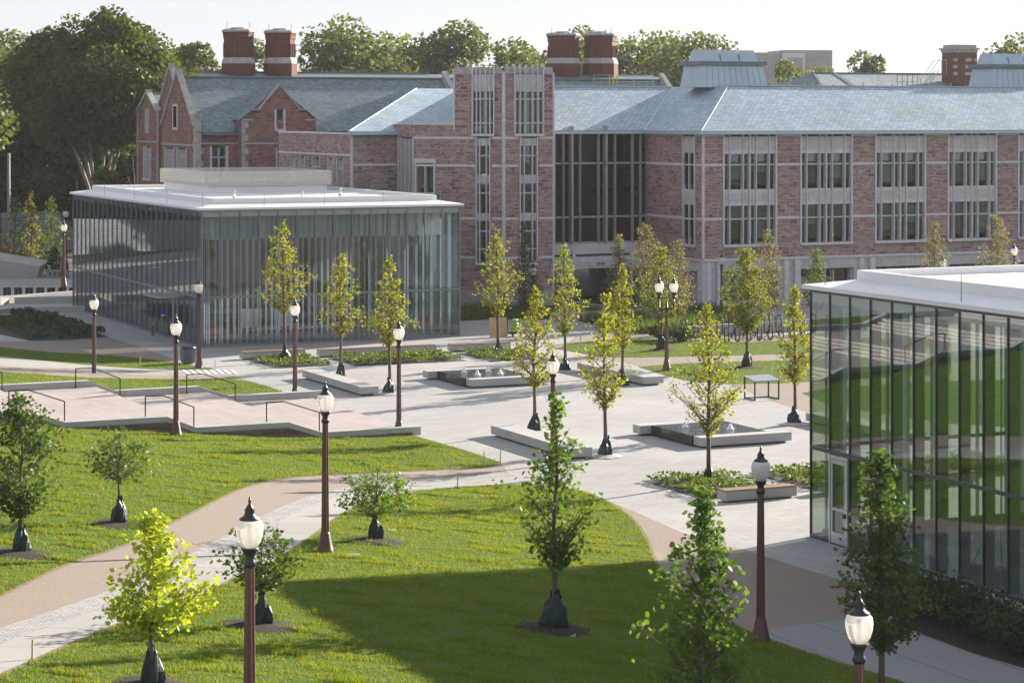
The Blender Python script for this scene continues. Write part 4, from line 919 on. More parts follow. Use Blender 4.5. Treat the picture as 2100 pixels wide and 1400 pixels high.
def octo_chimney(x0, x1, ytop, bb, parent):
    xm = (x0 + x1) / 2; a = ua(xm, bb, O2); d_ = O2[1] + SA * a + CA * bb; r = (x1 - x0) / 2 * d_ / F * 1.04; zt = zz(ytop, d_); zb = zz(131, d_)
    c = empty('chimney', (a, bb, 0)); c.parent = parent
    def ring(prof, nm, mat, n_=8):
        mb = MB(); 
        for (r0, z0), (r1, z1) in zip(prof, prof[1:]):
            for k in range(n_):
                t0, t1 = 2 * math.pi * (k + .5) / n_, 2 * math.pi * (k + 1.5) / n_
                mb.face([(r0 * math.cos(t0), r0 * math.sin(t0), z0), (r0 * math.cos(t1), r0 * math.sin(t1), z0), (r1 * math.cos(t1), r1 * math.sin(t1), z1), (r1 * math.cos(t0), r1 * math.sin(t0), z1)])
        for rr_, z_, rev in ((prof[0][0], prof[0][1], 1), (prof[-1][0], prof[-1][1], 0)):
            q = [(rr_ * math.cos(2 * math.pi * (k + .5) / n_), rr_ * math.sin(2 * math.pi * (k + .5) / n_), z_) for k in range(n_)]; mb.face(q[::-1] if rev else q)
        return mb.build(nm, mat, c)
    ring([(r * 1.04, 15.5), (r * 1.04, zb)], 'base', M['redbrick']); ring([(r * 1.04, zb), (r * 1.02, zb + .25), (r * .92, zb + .55)], 'stone_band', M['palestone'])
    s_ = ring([(r * .90, zb + .55), (r * .90, zt - .9), (r * .94, zt - .85), (r * .94, zt - .55), (r * .98, zt - .4), (r * .98, zt - .28)], 'shaft', M['redbrick'])
    mb = MB()
    for k in range(8):
        for j in (-.5, 0, .5):
            t_ = 2 * math.pi * (k + 1) / 8; rad = r * .90 * math.cos(math.pi / 8); c_ = Vector((rad * math.cos(t_), rad * math.sin(t_))); tg = Vector((-math.sin(t_), math.cos(t_))) * r * .6 * j
            mb.bar((c_.x + tg.x, c_.y + tg.y, zb + .6), (c_.x + tg.x, c_.y + tg.y, zt - 1.3), .13, .13)
    mb.build('brick_ribs', M['redbrick'], s_)
    ring([(r * 1.03, zt - .28), (r * 1.03, zt - .12), (r * .9, zt)], 'cap', M['palestone'])
    mb = MB(); mb.lathe([(r * .5, zt), (r * .5, zt + .12)], 8); mb.bar((r * .7, 0, zt), (r * .7, 0, zt + .6), .03); mb.bar((-r * .7, .2, zt), (-r * .7, .2, zt + .6), .03); mb.build('flue', M['zincdark'], c)
octo_chimney(457, 521, 60, 8.5, OB); octo_chimney(543, 607, 62, 8.5, OB); octo_chimney(1122, 1188, 68, 9.5, OB); octo_chimney(1197, 1265, 68, 9.5, OB)

# rear hipped roof building with a square brick stack, far tower block
O3 = ((1690 - CX) / F * 236, 236.0); RB = empty('hipped_building', (*O3, 0), ANG, 'low hip roofed building with dark slate behind the blue slate roof', 'building')
ln = ua(1912, 0, O3); mb = MB(); mb.face([(0, 0, 16.9), (ln + 30, 0, 16.9), (ln + 30, 6, 18.6), (2.5, 6, 18.6)]); mb.face([(0, 12, 16.9), (0, 0, 16.9), (2.5, 6, 18.6), (2.5, 6.4, 18.6)]); mb.build('roof', M['oldslate'], RB)
mb = MB(); mb.box(.3, ln + 29, .3, 12, 0, 16.95); mb.build('wall', M['oldbrick'], RB)
mb = MB(); mb.bar((2.4, 6, 18.65), (ln + 30, 6, 18.65), .25, .15); mb.bar((-.1, 0, 16.95), (2.5, 6, 18.65), .2, .1); mb.box(-.2, ln + 30, -.25, 0, 16.7, 16.9); mb.bar((4, -.05, 16.95), (5.0, 5.9, 18.62), .5, .05); mb.build('ridge_flashing', M['zincdark'], RB)
mb = MB(); a = ua(1898, 1, O3)
for s_ in (0, .9): mb.bar((a, 1 + s_, 17), (a + 1.7, 1 + s_, 18.9), .06); mb.bar((a, 1 + s_, 18), (a + 1.7, 1 + s_, 20.0), .05); mb.bar((a + 1.7, 1 + s_, 20), (a + 2.6, 1 + s_, 20), .05); mb.bar((a + 2.6, 1 + s_, 18.5), (a + 2.6, 1 + s_, 20), .05); mb.bar((a, 1 + s_, 17), (a, 1 + s_, 18), .05)
for k in range(8): mb.box(a + k * .21, a + .2 + k * .21, 1, 1.9, 17.05 + k * .24, 17.09 + k * .24)
mb.build('roof_stair', M['steel'], RB)
d4 = 244.0; x4 = (1950 - CX) / F * d4; w4 = 58 / F * d4 / (CA + SA * .55); SB = empty('brick_stack', (x4 + .6, d4, 0), ANG, 'square dark brick stack with white stone checks and a stone cap', 'chimney')
zt = zz(92, d4); mb = MB(); mb.box(-.2, w4, 0, w4 * .9, 10, zt - .8); mb.build('shaft', M['redbrick'], SB)
mb = MB(); mb.box(-.25, w4 + .05, -.05, w4 * .95, zt - .8, zt - .5); mb.box(-.4, w4 + .2, -.2, w4 * 1.02, zt - .5, zt - .32); mb.box(-.15, w4 - .05, .05, w4 * .85, zt - .32, zt); mb.build('cap', M['palestone'], SB)
mb = MB()
for k in range(3):
    z_ = zt - 1.75 - k * .72
    mb.box(w4 * .42, w4 * .72, -.02, .02, z_, z_ + .35); mb.box(w4 * .88, w4 * 1.005, -.02, .1, z_, z_ + .35); mb.box(-.215, .1, -.015, .3, z_, z_ + .35)
mb.build('stone_checks', M['palestone'], SB)
d5 = 560.0; FB = empty('tower_block', ((1556 - CX) / F * d5, d5, 0), math.radians(8), 'distant mauve block with a white glazed stair bay', 'building')
mpx = d5 / F; zt = zz(103, d5); mb = MB(); mb.box(-62 * mpx, 50 * mpx, 0, 15, 0, zt - .6); mb.box(50 * mpx, 153 * mpx, -1, 15, 0, zt); mb.build('wall', M['farwall'], FB)
mb = MB(); mb.box(47 * mpx, 93 * mpx, -2, -1.02, 0, zt - .8); mb.build('stair_bay', M['farwhite'], FB)
mb = MB(); mb.box(56 * mpx, 88 * mpx, -2.1, -2.01, 0, zt - 1.8); mb.build('stair_glass', M['farglass'], FB)
for j in range(4):
    for i in range(5):
        x = (100 + i * 12.5) * mpx if i < 4 else 8 * mpx
        mb = MB(); mb.box(x, x + 7.5 * mpx, -1.1, -1.02, zt - 2.7 - j * 1.75, zt - 1.5 - j * 1.75); mb.build('window', M['farglass'], FB) if i < 4 else None
for j in range(3):
    for i in range(-4, 3):
        mb = MB(); mb.box((8 + i * 13) * mpx, (16 + i * 13) * mpx, -.1, -.02, zt - 3 - j * 1.75, zt - 1.8 - j * 1.75); mb.build('window', M['farglass'], FB)

# ------------------------------------------------------------------ FOLIAGE
SH = {'quad': np.array([(0, -.5), (.36, 0), (0, .55), (-.36, 0)]),
      'leaf': np.array([(0, -.5), (.30, -.25), (.34, .1), (0, .55), (-.34, .1), (-.30, -.25)]),
      'lobed': np.array([(0, -.5), (.28, -.42), (.22, -.2), (.55, -.02), (.28, .12), (.34, .42), (.08, .28), (0, .6), (-.08, .28), (-.34, .42), (-.28, .12), (-.55, -.02), (-.22, -.2), (-.28, -.42)])}
def leaf_mesh(name, C, size, mat, shape='quad', parent=None, rng=RN, upbias=.3):
    n_ = len(C); s_ = SH[shape]; k = len(s_)
    nrm = rng.normal(0, 1, (n_, 3)); nrm[:, 2] = np.abs(nrm[:, 2]) + upbias; nrm /= np.linalg.norm(nrm, axis=1)[:, None]
    t = rng.normal(0, 1, (n_, 3)); t -= (t * nrm).sum(1)[:, None] * nrm; t /= np.linalg.norm(t, axis=1)[:, None]; b = np.cross(nrm, t)
    sz = size * rng.uniform(.6, 1.3, n_)
    V = C[:, None, :] + sz[:, None, None] * (s_[None, :, 0, None] * t[:, None, :] + s_[None, :, 1, None] * b[:, None, :])
    return raw(name, V.reshape(-1, 3), np.arange(n_ * k), np.arange(n_) * k, mat, parent)
def crown_r(kind, h):
    if kind == 'column': return (min(1, (h / .30)) ** .7) * (max(0, (1 - h) / .70) ** .85 if h > .3 else 1)
    if kind == 'vase': return (min(1, (h + .15) / .5) ** .8) * (1 if h < .5 else max(0, (1.08 - h) / .58) ** .55)
    if kind == 'egg': return (min(1, (h + .1) / .30) ** .6) * (1 if h < .3 else max(0, (1.02 - h) / .72) ** .75)
    return (min(1, (h + .04) / .4) ** .6) * (1 if h < .45 else max(0, (1.02 - h) / .57) ** .6)     # round
def young_tree(name, base, height, width, kind, leaf, seed, nleaf, lsize, bare, bark='bark', shape='quad', gaps=.0, label=None, group=None, trunk_r=None, cat='tree', lean=0.0, nb=None, steep=.75, tufts=5, sig=1.0):
    rg = random.Random(seed); ng = np.random.default_rng(seed)
    root = empty(name, base, 0, label, cat, group)
    r0 = trunk_r or (.012 * height + .015); zc = bare * height; hc = height - zc
    bend = [(rg.uniform(-.06, .06), rg.uniform(-.06, .06)) for _ in range(7)]
    tp = [(bend[i][0] * i / 3 + lean * i / 6, bend[i][1] * i / 3, height * .97 * i / 6) for i in range(7)]
    mb = MB(); mb.tube(tp, [r0 * (1 - .13 * i) if i < 6 else r0 * .12 for i in range(7)], 7)
    def tr(z):
        i = min(5, int(z / (height * .97) * 6)); t_ = z / (height * .97) * 6 - i; return Vector(tp[i]).lerp(Vector(tp[i + 1]), t_)
    nb = nb or int(34 + 4.2 * hc); C = []; per = nleaf / nb / 1.0
    for i in range(nb):
        hb = (i + .3) / nb; ht = hb                                    # height fraction of the branch tip
        ang = i * 2.39996 + rg.uniform(-.5, .5); rad = width / 2 * crown_r(kind, ht) * rg.uniform(.72, 1.12)
        rise = (steep if kind in ('column', 'egg') else .75 if kind == 'vase' else .7) * rad + .1
        zt_ = zc + ht * hc; zs = max(zc * .85, zt_ - rise) if kind != 'vase' else zc * (.93 + .30 * hb)
        p0 = tr(min(zs, height * .93)); p1 = Vector((p0.x + rad * math.cos(ang), p0.y + rad * math.sin(ang), zt_ + .04))
        pm = p0.lerp(p1, .5) + Vector((0, 0, -.06 * rad))
        rb_ = max(.006, r0 * .32 * (1 - .6 * hb)); mb.tube([p0, pm, p1], [rb_, rb_ * .6, rb_ * .2], 4, cap=False)
        if rg.random() < gaps: continue
        m_ = int(per * (.45 + rad / (width / 2)) * rg.uniform(.7, 1.3)) + 3
        t_ = ng.beta(3.6 if kind == 'vase' else 2.0, 1.0, m_)[:, None]; P0, P1 = np.array(p0), np.array(p1)
        # clumps along the branch with side twigs
        nt_ = max(2, int(tufts * (.5 + rad / (width / 2)) * rg.uniform(.7, 1.2))); tt = ng.beta(3.0 if kind == 'vase' else 1.6, .9, nt_)
        off = ng.normal(0, 1, (nt_, 3)) * np.array([1, 1, .6]) * (.05 + .11 * rad) * (.3 + tt)[:, None]
        cen = P0 * (1 - tt[:, None]) + P1 * tt[:, None] + off; pick = ng.integers(0, nt_, m_)
        C.append(cen[pick] + ng.normal(0, 1, (m_, 3)) * np.array([1, 1, .85]) * (.055 + .035 * rad) * sig)
        for c_ in cen: mb.tube([P0 * (1 - .6) + P1 * .6 if rg.random() < .5 else p0.lerp(p1, .35), tuple(c_)], [rb_ * .4, rb_ * .12], 3, cap=False)
        for _ in range(1):
            q = p0.lerp(p1, rg.uniform(.4, .8)); e = q + Vector((rg.uniform(-1, 1), rg.uniform(-1, 1), rg.uniform(.1, .9))) * .35 * max(rad, .2); mb.tube([q, e], [rb_ * .45, rb_ * .15], 3, cap=False)
    mb.build('trunk', M[bark], root)
    leaf_mesh('crown', np.concatenate(C), lsize, LM[leaf], shape, root, ng)
    return root
def water_bag(base, r, h, seed, label):
    rg = random.Random(seed); mb = MB(); n_ = 18; prof = [(1.0, 0), (1.08, .15), (1.0, .38), (.82, .6), (.56, .8), (.34, .93), (.40, 1.04)]
    tilt = (rg.uniform(-.25, .25), rg.uniform(-.15, .15)); rings = []
    ph = [rg.uniform(0, 6.28) for _ in range(3)]
    for i, (rr_, z_) in enumerate(prof):
        ring = []
        for k in range(n_):
            a = 2 * math.pi * k / n_; w = 1 + .13 * math.sin(3 * a + ph[0] + 2 * z_) + .11 * math.sin(5 * a + ph[1] - 3 * z_) + .05 * math.sin(9 * a) + rg.uniform(-.08, .08); sq = 1 if i else 1
            ring.append((r * rr_ * w * math.cos(a) + tilt[0] * r * z_ * .6, r * rr_ * w * .8 * math.sin(a) + tilt[1] * r * z_, h * z_ + (rg.uniform(-.04, .07) * h if i == len(prof) - 1 else 0) + (.13 * h * math.cos(2 * a + ph[2]) if i >= 4 else 0)))
        rings.append(ring)
    for a, b in zip(rings, rings[1:]):
        for k in range(n_): j = (k + 1) % n_; mb.face([a[k], a[j], b[j], b[k]])
    o = mb.build('watering_bag', M['bag']); o.location = base; return tag(o, label, 'watering bag', 'green watering bags round young trunks')
def mulch(base, r, seed, mat='mulch', name='mulch'):
    rg = random.Random(seed); mb = MB(); n_ = 26; rad = [r * rg.uniform(.88, 1.1) for _ in range(n_)]
    u0, v0 = w2g(base[0], base[1])
    def P(rr_, k, dz):
        x, y = rr_ * math.cos(2 * math.pi * k / n_), rr_ * math.sin(2 * math.pi * k / n_); return (x, y, T(CA * (base[0] + x) + SA * (base[1] + y)) - base[2] + dz)
    for k in range(n_):
        j = (k + 1) % n_; mb.face([P(rad[k], k, .02), P(rad[j], j, .02), P(rad[j] * .6, j, .09), P(rad[k] * .6, k, .09)], smooth=True); mb.face([P(rad[k] * .6, k, .09), P(rad[j] * .6, j, .09), P(.01, j, .13), P(.01, k, .13)], smooth=True)
    o = mb.build(name, M[mat]); o.location = base; return tag(o, 'dark mulch ring on the lawn round a young tree' if mat == 'mulch' else 'loose gravel round a young tree pit', kind='stuff')
def at(px, py):
    x, y = G(px, py); return (x, y, T(CA * x + SA * y))
def place_tree(nm, px, py, ytop, wpx, kind, leaf, seed, nleaf, lsz, bare, desc, bag=(.32, .75), mul=0, group=None, **kw):
    b = at(px, py); s_ = F / b[1]; h = (py - ytop) / s_; w = wpx / s_
    label, bagl = desc
    young_tree(nm, b, h, w, kind, leaf, seed, nleaf, lsz, bare, label=label, group=group, **kw)
    if mul: mulch(b, mul, seed)
    if bag and bagl: water_bag((b[0], b[1] - .0, b[2] + (.06 if mul else 0)), bag[0], bag[1], seed + 70, bagl)
gp = 'yellow-leaved young trees on the plaza'
PT = [
 (583, 740, 452, 100, 1, .36, 'yellow-green plaza tree in the left planter, tallest of the three before the big glass pavilion', 'green watering bag in the left planter bed before the glass pavilion'),
 (699, 777, 517, 90, 2, .36, 'yellow-green plaza tree by the far end of the long bench, middle one of three', 'green watering bag behind the long bench beside the middle yellow tree'),
 (799, 808, 527, 86, 3, .36, 'yellow-green plaza tree by the lamp post at the near end of the left bench', 'green watering bag by the near end of the left long bench'),
 (1021, 724, 460, 88, 4, .30, 'broad yellow-green plaza tree in the planter right of the big glass pavilion', 'slim dark watering bag in the planter right of the big glass pavilion'),
 (1159, 762, 500, 78, 5, .30, 'yellow-green plaza tree between the stone tower and the entrance canopy', 'wide open-topped watering bag standing alone behind the fountain'),
 (1277, 790, 540, 66, 6, .30, 'yellow-green plaza tree behind the taller one, over the right-hand long bench', 'green watering bag half hidden by the right-hand long bench'),
 (1096, 886, 588, 96, 7, .32, 'sparse yellow plaza tree in front of the left fountain', 'green watering bag behind the near long bench'),
 (1241, 936, 600, 98, 8, .30, 'tall sparse yellow plaza tree between the two fountains', 'green watering bag in the open paving between the two fountains'),
 (1453, 990, 622, 150, 9, .30, 'widest yellow plaza tree standing in the near planter before the right fountain', 'slim dark watering bag in the near planter bed'),
 (1630, 870, 585, 74, 10, .30, 'yellow plaza tree beside the corner of the green glass pavilion', 'green watering bag beside the corner of the green glass pavilion')]
for (px, py, yt, w, sd, bare, lb, bl) in PT:
    place_tree('plaza_tree', px, py, yt, w * 1.14, 'column', 'plaza', 100 + sd, 2500, .12, bare, (lb, bl), (.29, .78) if sd not in (4, 9) else (.17, .8), 0, gp, gaps=.10, shape='leaf', tufts=6, sig=1.25)
    if sd in (3, 8, 10, 5, 7): mulch(at(px, py), .75, sd + 500, 'concrete', 'gravel')
gr = 'young trees on the right-hand lawns and along the brick facade'
RT = [
 (1532, 754, 508, 104, 'round', 'plaza2', 21, .33, 'bushy green young tree on the right lawn by the bike racks', 'black watering bag under the bushy green tree on the right lawn', 'bark', 3800),
 (1357, 718, 505, 88, 'round', 'plaza2', 22, .28, 'green young tree behind the twin-globe lamp', 'watering bag next to the twin-globe lamp base', 'bark', 2200),
 (1326, 672, 458, 80, 'egg', 'dusty', 23, .28, 'dusty olive river birch with peeling bark beside the entrance', None, 'birch', 2200),
 (1270, 660, 478, 58, 'egg', 'dusty', 24, .15, 'slender dusty birch left of the entrance posts', None, 'birch', 1500),
 (1392, 668, 492, 64, 'egg', 'dusty', 25, .15, 'dusty birch in front of the wing end wall, right of the twin-globe lamp', None, 'birch', 1500),
 (1075, 655, 452, 52, 'egg', 'juniper', 26, .12, 'thin grey-green tree against the tower window', None, 'bark', 1300),
 (1577, 668, 470, 66, 'egg', 'dusty', 27, .2, 'thin dusty tree rising behind the bushy green tree', None, 'birch', 1300),
 (1675, 660, 510, 64, 'egg', 'green', 28, .2, 'green young tree rising behind the corner of the green glass pavilion', None, 'bark', 1500),
 (1915, 650, 455, 72, 'egg', 'dusty', 29, .2, 'dusty tree beyond the white roof, left of a pair', None, 'birch', 1900),
 (2045, 650, 440, 96, 'egg', 'dusty', 30, .2, 'wider dusty tree beyond the white roof, at the picture edge', None, 'birch', 2300),
 (1098, 648, 560, 40, 'egg', 'plaza2', 31, .1, 'low leafy sapling beside the tower base', None, 'bark', 700)]
for (px, py, yt, w, kd, lf, sd, bare, lb, bl, bk_, nl) in RT:
    place_tree('birch_tree' if bk_ == 'birch' else 'young_tree', px, py, yt, w, kd, lf, 100 + sd, int(nl * 1.15), .15, bare, (lb, bl), (.30, .75) if bl else None, .9 if bl else 0, gr, bark=bk_, tufts=6, sig=2.0, steep=1.0)
gf = 'young trees on the front lawns'
FT = [
 (43, 1136, 812, 165, 'round', 'deep', 41, .27, 3600, .105, 'leafy dark green tree at the left edge of the lawn', 'dark watering bag at the left edge of the lawn'),
 (245, 1076, 884, 122, 'vase', 'deep', 42, .50, 900, .10, 'small flat-topped green tree on the lawn above the curved path', 'watering bag on the lawn above the curved path'),
 (770, 1110, 944, 140, 'vase', 'green', 43, .34, 1000, .105, 'small spreading green tree beside the tall brown lamp on the front lawn', 'watering bag right of the tall brown lamp on the front lawn'),
 (537, 1284, 1078, 160, 'vase', 'deep', 44, .38, 900, .105, 'small spreading green tree right behind the nearest left lamp post', 'watering bag right behind the nearest left lamp post'),
 (312, 1408, 1060, 186, 'egg', 'lime', 45, .38, 2500, .12, 'bright lime-yellow tree at the bottom of the front lawn', 'dark watering bag under the lime-yellow tree'),
 (1137, 1290, 808, 165, 'column', 'green', 46, .26, 1700, .13, 'tall dark-stemmed green tree in the middle of the front lawn', 'large dark watering bag under the tall tree mid lawn'),
 (1440, 1500, 998, 190, 'egg', 'green', 47, .12, 2900, .125, 'broad bright-leaved green tree at the bottom of the lawn, right of the middle', None),
 (1806, 1452, 922, 165, 'egg', 'deep', 48, .27, 3700, .11, 'dense dark green tree before the green glass pavilion', None)]
for (px, py, yt, w, kd, lf, sd, bare, nl, ls_, lb, bl) in FT:
    place_tree('lawn_tree', px, py, yt, w * 1.06, kd, lf, 100 + sd, nl, ls_ * 1.05, bare, (lb, bl), (.23, .74) if sd != 46 else (.35, .86), 1.0, gf, shape='lobed', gaps=.05, steep=1.1, tufts=7 if kd != 'vase' else 4, sig=1.45)

# tall background trees
def big_tree(name, base, height, width, seed, leaf, nclump, per, lsz, label, group, bark='paleb', low=.22, src=None):
    rg = random.Random(seed); ng = np.random.default_rng(seed)
    root = empty(name, base, rg.uniform(0, 6), label, 'tree', group)
    mb = MB(); r0 = height * .022; C = []
    fork = height * min(low, .2); mb.tube([(0, 0, 0), (.2, 0, fork * .5), (0, .2, fork)], [r0, r0 * .8, r0 * .7], 8)
    for k in range(6):
        a = k * 1.05 + rg.uniform(-.3, .3); e = Vector((math.cos(a) * width * .25, math.sin(a) * width * .25, height * rg.uniform(.6, .85))); m_ = Vector((math.cos(a) * width * .12, math.sin(a) * width * .12, height * .42))
        mb.tube([(0, .1, fork * .95), m_, e], [r0 * .5, r0 * .32, r0 * .06], 6)
    mb.build('trunk', M[bark], root)
    for k in range(nclump):
        # clump centres on and inside an ovoid
        d_ = ng.normal(0, 1, 3); d_ /= np.linalg.norm(d_); q = rg.uniform(.55, 1.0) ** .6
        zc = height * (low + (1 - low) * .5); c = np.array([d_[0] * width * .40 * q, d_[1] * width * .40 * q, zc + d_[2] * height * (1 - low) * .42 * q])
        taper = 1 - .35 * max(0, (c[2] - zc) / (height * .5)); c[:2] *= taper
        r = width * rg.uniform(.10, .19); v_ = ng.normal(0, 1, (per, 3)); v_ /= np.linalg.norm(v_, axis=1)[:, None]
        C.append(c + v_ * r * ng.uniform(.35, 1.0, (per, 1)) ** .5 * np.array([1, 1, .75]))
    C = np.concatenate(C); zb = np.percentile(C[:, 2], .5); zt_ = np.percentile(C[:, 2], 99.6)
    C[:, 2] = low * height * .75 + (C[:, 2] - zb) / (zt_ - zb) * (height - low * height * .75)
    C[:, :2] *= width / 2 / np.percentile(np.abs(C[:, :2]), 98.5)
    leaf_mesh('crown', C, lsz, LM[leaf], 'quad', root, ng); return root
gb = 'tall trees behind the buildings'
# (x, y_top, width_px, distance, leaf, label)
BT = [
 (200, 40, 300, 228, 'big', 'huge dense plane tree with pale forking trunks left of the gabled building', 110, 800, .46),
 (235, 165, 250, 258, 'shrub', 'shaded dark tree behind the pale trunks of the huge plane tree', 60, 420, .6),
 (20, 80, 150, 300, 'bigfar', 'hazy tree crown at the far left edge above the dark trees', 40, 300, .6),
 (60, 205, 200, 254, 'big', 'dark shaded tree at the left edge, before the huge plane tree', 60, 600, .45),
 (-30, 130, 180, 256, 'big', 'dark tree mass cut by the left picture edge', 50, 400, .6),
 (400, 105, 110, 300, 'bigfar', 'sunlit tree crown between the gable and the first chimney', 40, 300, .6),
 (535, 96, 70, 330, 'bigfar', 'small tree crown showing between the first two chimneys', 24, 260, .6),
 (690, 64, 190, 300, 'bigfar', 'broad sunlit tree just right of the left chimney pair', 55, 330, .65),
 (790, 92, 130, 320, 'bigfar', 'lower tree crown filling in beside the broad sunlit tree', 40, 300, .65),
 (930, 68, 190, 310, 'bigfar', 'broad rounded tree behind the tower left shoulder', 55, 330, .65),
 (1060, 100, 120, 300, 'bigfar', 'sunlit tree right above the tower top', 36, 300, .6),
 (1160, 78, 150, 340, 'bigfar', 'tree crown behind the right chimney pair', 40, 300, .65),
 (1310, 84, 190, 320, 'bigfar', 'yellowish tree right of the right chimney pair', 44, 300, .62),
 (1410, 88, 190, 300, 'bigfar', 'tree crown above the zinc roof vent', 44, 300, .6),
 (1592, 138, 80, 290, 'bigfar', 'small tree just right of the zinc roof vent', 26, 260, .5),
 (1680, 148, 110, 420, 'bigfar', 'hazy low tree below the distant mauve block', 30, 240, .6),
 (1788, 122, 90, 330, 'bigfar', 'rounded lone tree above the hipped roof', 28, 280, .6),
 (2085, 92, 150, 300, 'bigfar', 'tree at the right picture edge beyond the roof vents', 40, 300, .6)]
for i, (x, yt, w, d_, lf, lb, nc, per, ls_) in enumerate(BT):
    X = (x - CX) / F * d_; big_tree('plane_tree' if i == 0 else 'tall_tree', (X, d_, 0), zz(yt, d_) * (1.0 if i == 0 else 1.03), w * d_ / F * (1.05 if i == 0 else 1.7), 300 + i, lf, nc, per, ls_, lb, gb, low=.64 if i == 0 else .12)
for i, (x, yt, w, d_, lb) in enumerate(((130, 330, 120, 250, 'dark understorey tree below the huge plane tree, left of its trunks'), (285, 240, 110, 240, 'dark understorey tree touching the old gabled building'), (215, 345, 70, 216, 'low sunlit bush tree peeking over the white pavilion roof'), (30, 300, 130, 252, 'dark understorey tree at the left edge behind the grey stone wall'))):
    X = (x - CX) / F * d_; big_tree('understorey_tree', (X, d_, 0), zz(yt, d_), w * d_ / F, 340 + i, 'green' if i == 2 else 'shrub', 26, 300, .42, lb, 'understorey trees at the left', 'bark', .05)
src = [o for o in COL.objects if o.name.startswith('tall_tree') and o.parent is None][1:3]
for i, (x, d_) in enumerate(((-200, 236), (-380, 246), (-560, 238), (-760, 250), (-980, 244), (-1200, 252))):
    c = copy_tree(src[i % 2]); c.location = ((x - CX) / F * d_, d_, 0); c.rotation_euler = (0, 0, i * 1.3); c.scale = (1.25, 1.25, 1.15); c['label'] = 'dark tree outside the left picture edge, mirrored in the pavilion glass'
# small trees by the low walls at the far left
for i, (px, py, yt, w, lf, lb) in enumerate(((64, 545, 392, 56, 'plaza', 'small sunlit yellow tree by the curved concrete wall'), (105, 548, 402, 66, 'green', 'small green tree right of the sunlit yellow one, by the far left lamp'), (30, 545, 405, 66, 'deep', 'small dark tree left of the sunlit yellow one'), (110, 565, 505, 40, 'deep', 'low conifer-like sapling behind the olive cabinet'))):
    place_tree('small_tree', px, py, yt, w, 'egg', lf, 400 + i, 1600, .17, .08, (lb, None), None, 0, 'small trees near the curved concrete wall')

# ------------------------------------------------------------------ PLANTED BEDS AND SHRUBS
def bed(name, poly, h, dens, size, leaf, label, lump=.5, z0=.02, shape='quad', clip=True):
    u, v = scatter(poly, dens, clip); n_ = len(u); x, y = CA * u - SA * v, SA * u + CA * v
    hh = h * (1 - lump * .5 + lump * .5 * (np.sin(u * 2.7 + np.sin(v * 2.1) * 2) * np.sin(v * 3.1 + 1)))
    z = np.interp(u, TU, TZ) + z0 + hh * RN.uniform(.25, 1, n_) ** .6
    return tag(leaf_mesh(name, np.stack([x, y, z], 1), size, LM[leaf], shape), label, kind='stuff')
def rect(u0, u1, v0, v1): return [(u0, v0), (u1, v0), (u1, v1), (u0, v1)]
BEDS = [rect(43.35, 46.9, 126.5, 131.3), rect(47.95, 54.9, 125.6, 130.4), rect(56.0, 59.4, 124.5, 129.8), rect(43.25, 46.9, 76.8, 81.8), rect(48.1, 55.0, 76.8, 81.8), rect(56.1, 59.3, 76.8, 81.8)]
for r_ in BEDS:
    sheet('planting_bed', r_, M['soil'], .012); s_ = [(a + (0.1 if a == min(p[0] for p in r_) else -.1), b + (.1 if b == min(p[1] for p in r_) else -.1)) for a, b in r_]
    near = r_[0][1] < 100
    bed('ground_cover', s_, .38, 95 if near else 60, .15 if near else .19, 'cover', 'low leafy ground cover filling the planters', .6, clip=False)
hedge_uv = uvs([(25, 646), (60, 646), (115, 656), (217, 689), (190, 694), (130, 694), (60, 667), (20, 652)])
jun_uv = uvs([(-60, 655), (20, 653), (60, 668), (130, 694), (62, 697), (0, 674), (-60, 660)])
sheet('planting_bed', uvs([(-60, 645), (60, 644), (118, 655), (222, 691), (62, 699), (-60, 672)]), M['soil'], .010)
bed('hedge_foliage', hedge_uv, .6, 70, .22, 'shrub', 'dark clipped juniper massed beside the pavilion walk', .35); bed('ground_cover', jun_uv, .35, 60, .2, 'juniper', 'grey-green juniper ground cover beside the dark hedge', .6)
# shrub row before the green pavilion
shr = uvs([(1790, 1225), (1850, 1232), (1990, 1275), (2150, 1330), (2150, 1385), (2000, 1340), (1850, 1285)]); sheet('planting_bed', shr, M['mulch'], .012)
def shrub(base, r, h, seed, leaf, label, n_=1500, sz=.12, group='shrubs'):
    ng = np.random.default_rng(seed); root = empty('shrub', base, 0, label, 'shrub', group); C = []; mb = MB(); rg = random.Random(seed)
    for k in range(14):
        a, q = rg.uniform(0, 6.28), rg.uniform(0, .75); c = np.array([r * q * math.cos(a), r * q * math.sin(a), h * rg.uniform(.3, .8)]); m_ = n_ // 14
        v_ = ng.normal(0, 1, (m_, 3)); C.append(c + v_ * np.array([r * .2, r * .2, h * .14])); mb.tube([(0, 0, 0), tuple(c)], [.015, .006], 4, cap=False)
    C = np.concatenate(C); C[:, 2] = np.maximum(C[:, 2], .04)
    mb.build('stems', M['bark'], root); leaf_mesh('foliage', C, sz, LM[leaf], 'quad', root, ng); return root
spots = [(1845, 1243), (1893, 1262), (1942, 1280), (1990, 1298), (2040, 1318), (2090, 1338), (2135, 1352)]
ws = ['first, nearest the dark green tree', 'second from the dark green tree', 'third from the dark green tree', 'fourth from the dark green tree', 'fifth from the dark green tree', 'sixth from the dark green tree', 'last, cut by the picture edge']
for i, (px, py) in enumerate(spots): shrub(at(px, py), 1.0, 1.35, 600 + i, 'shrub', 'dark shrub in the row before the green glass pavilion, ' + ws[i], group='dark shrubs before the green glass pavilion')
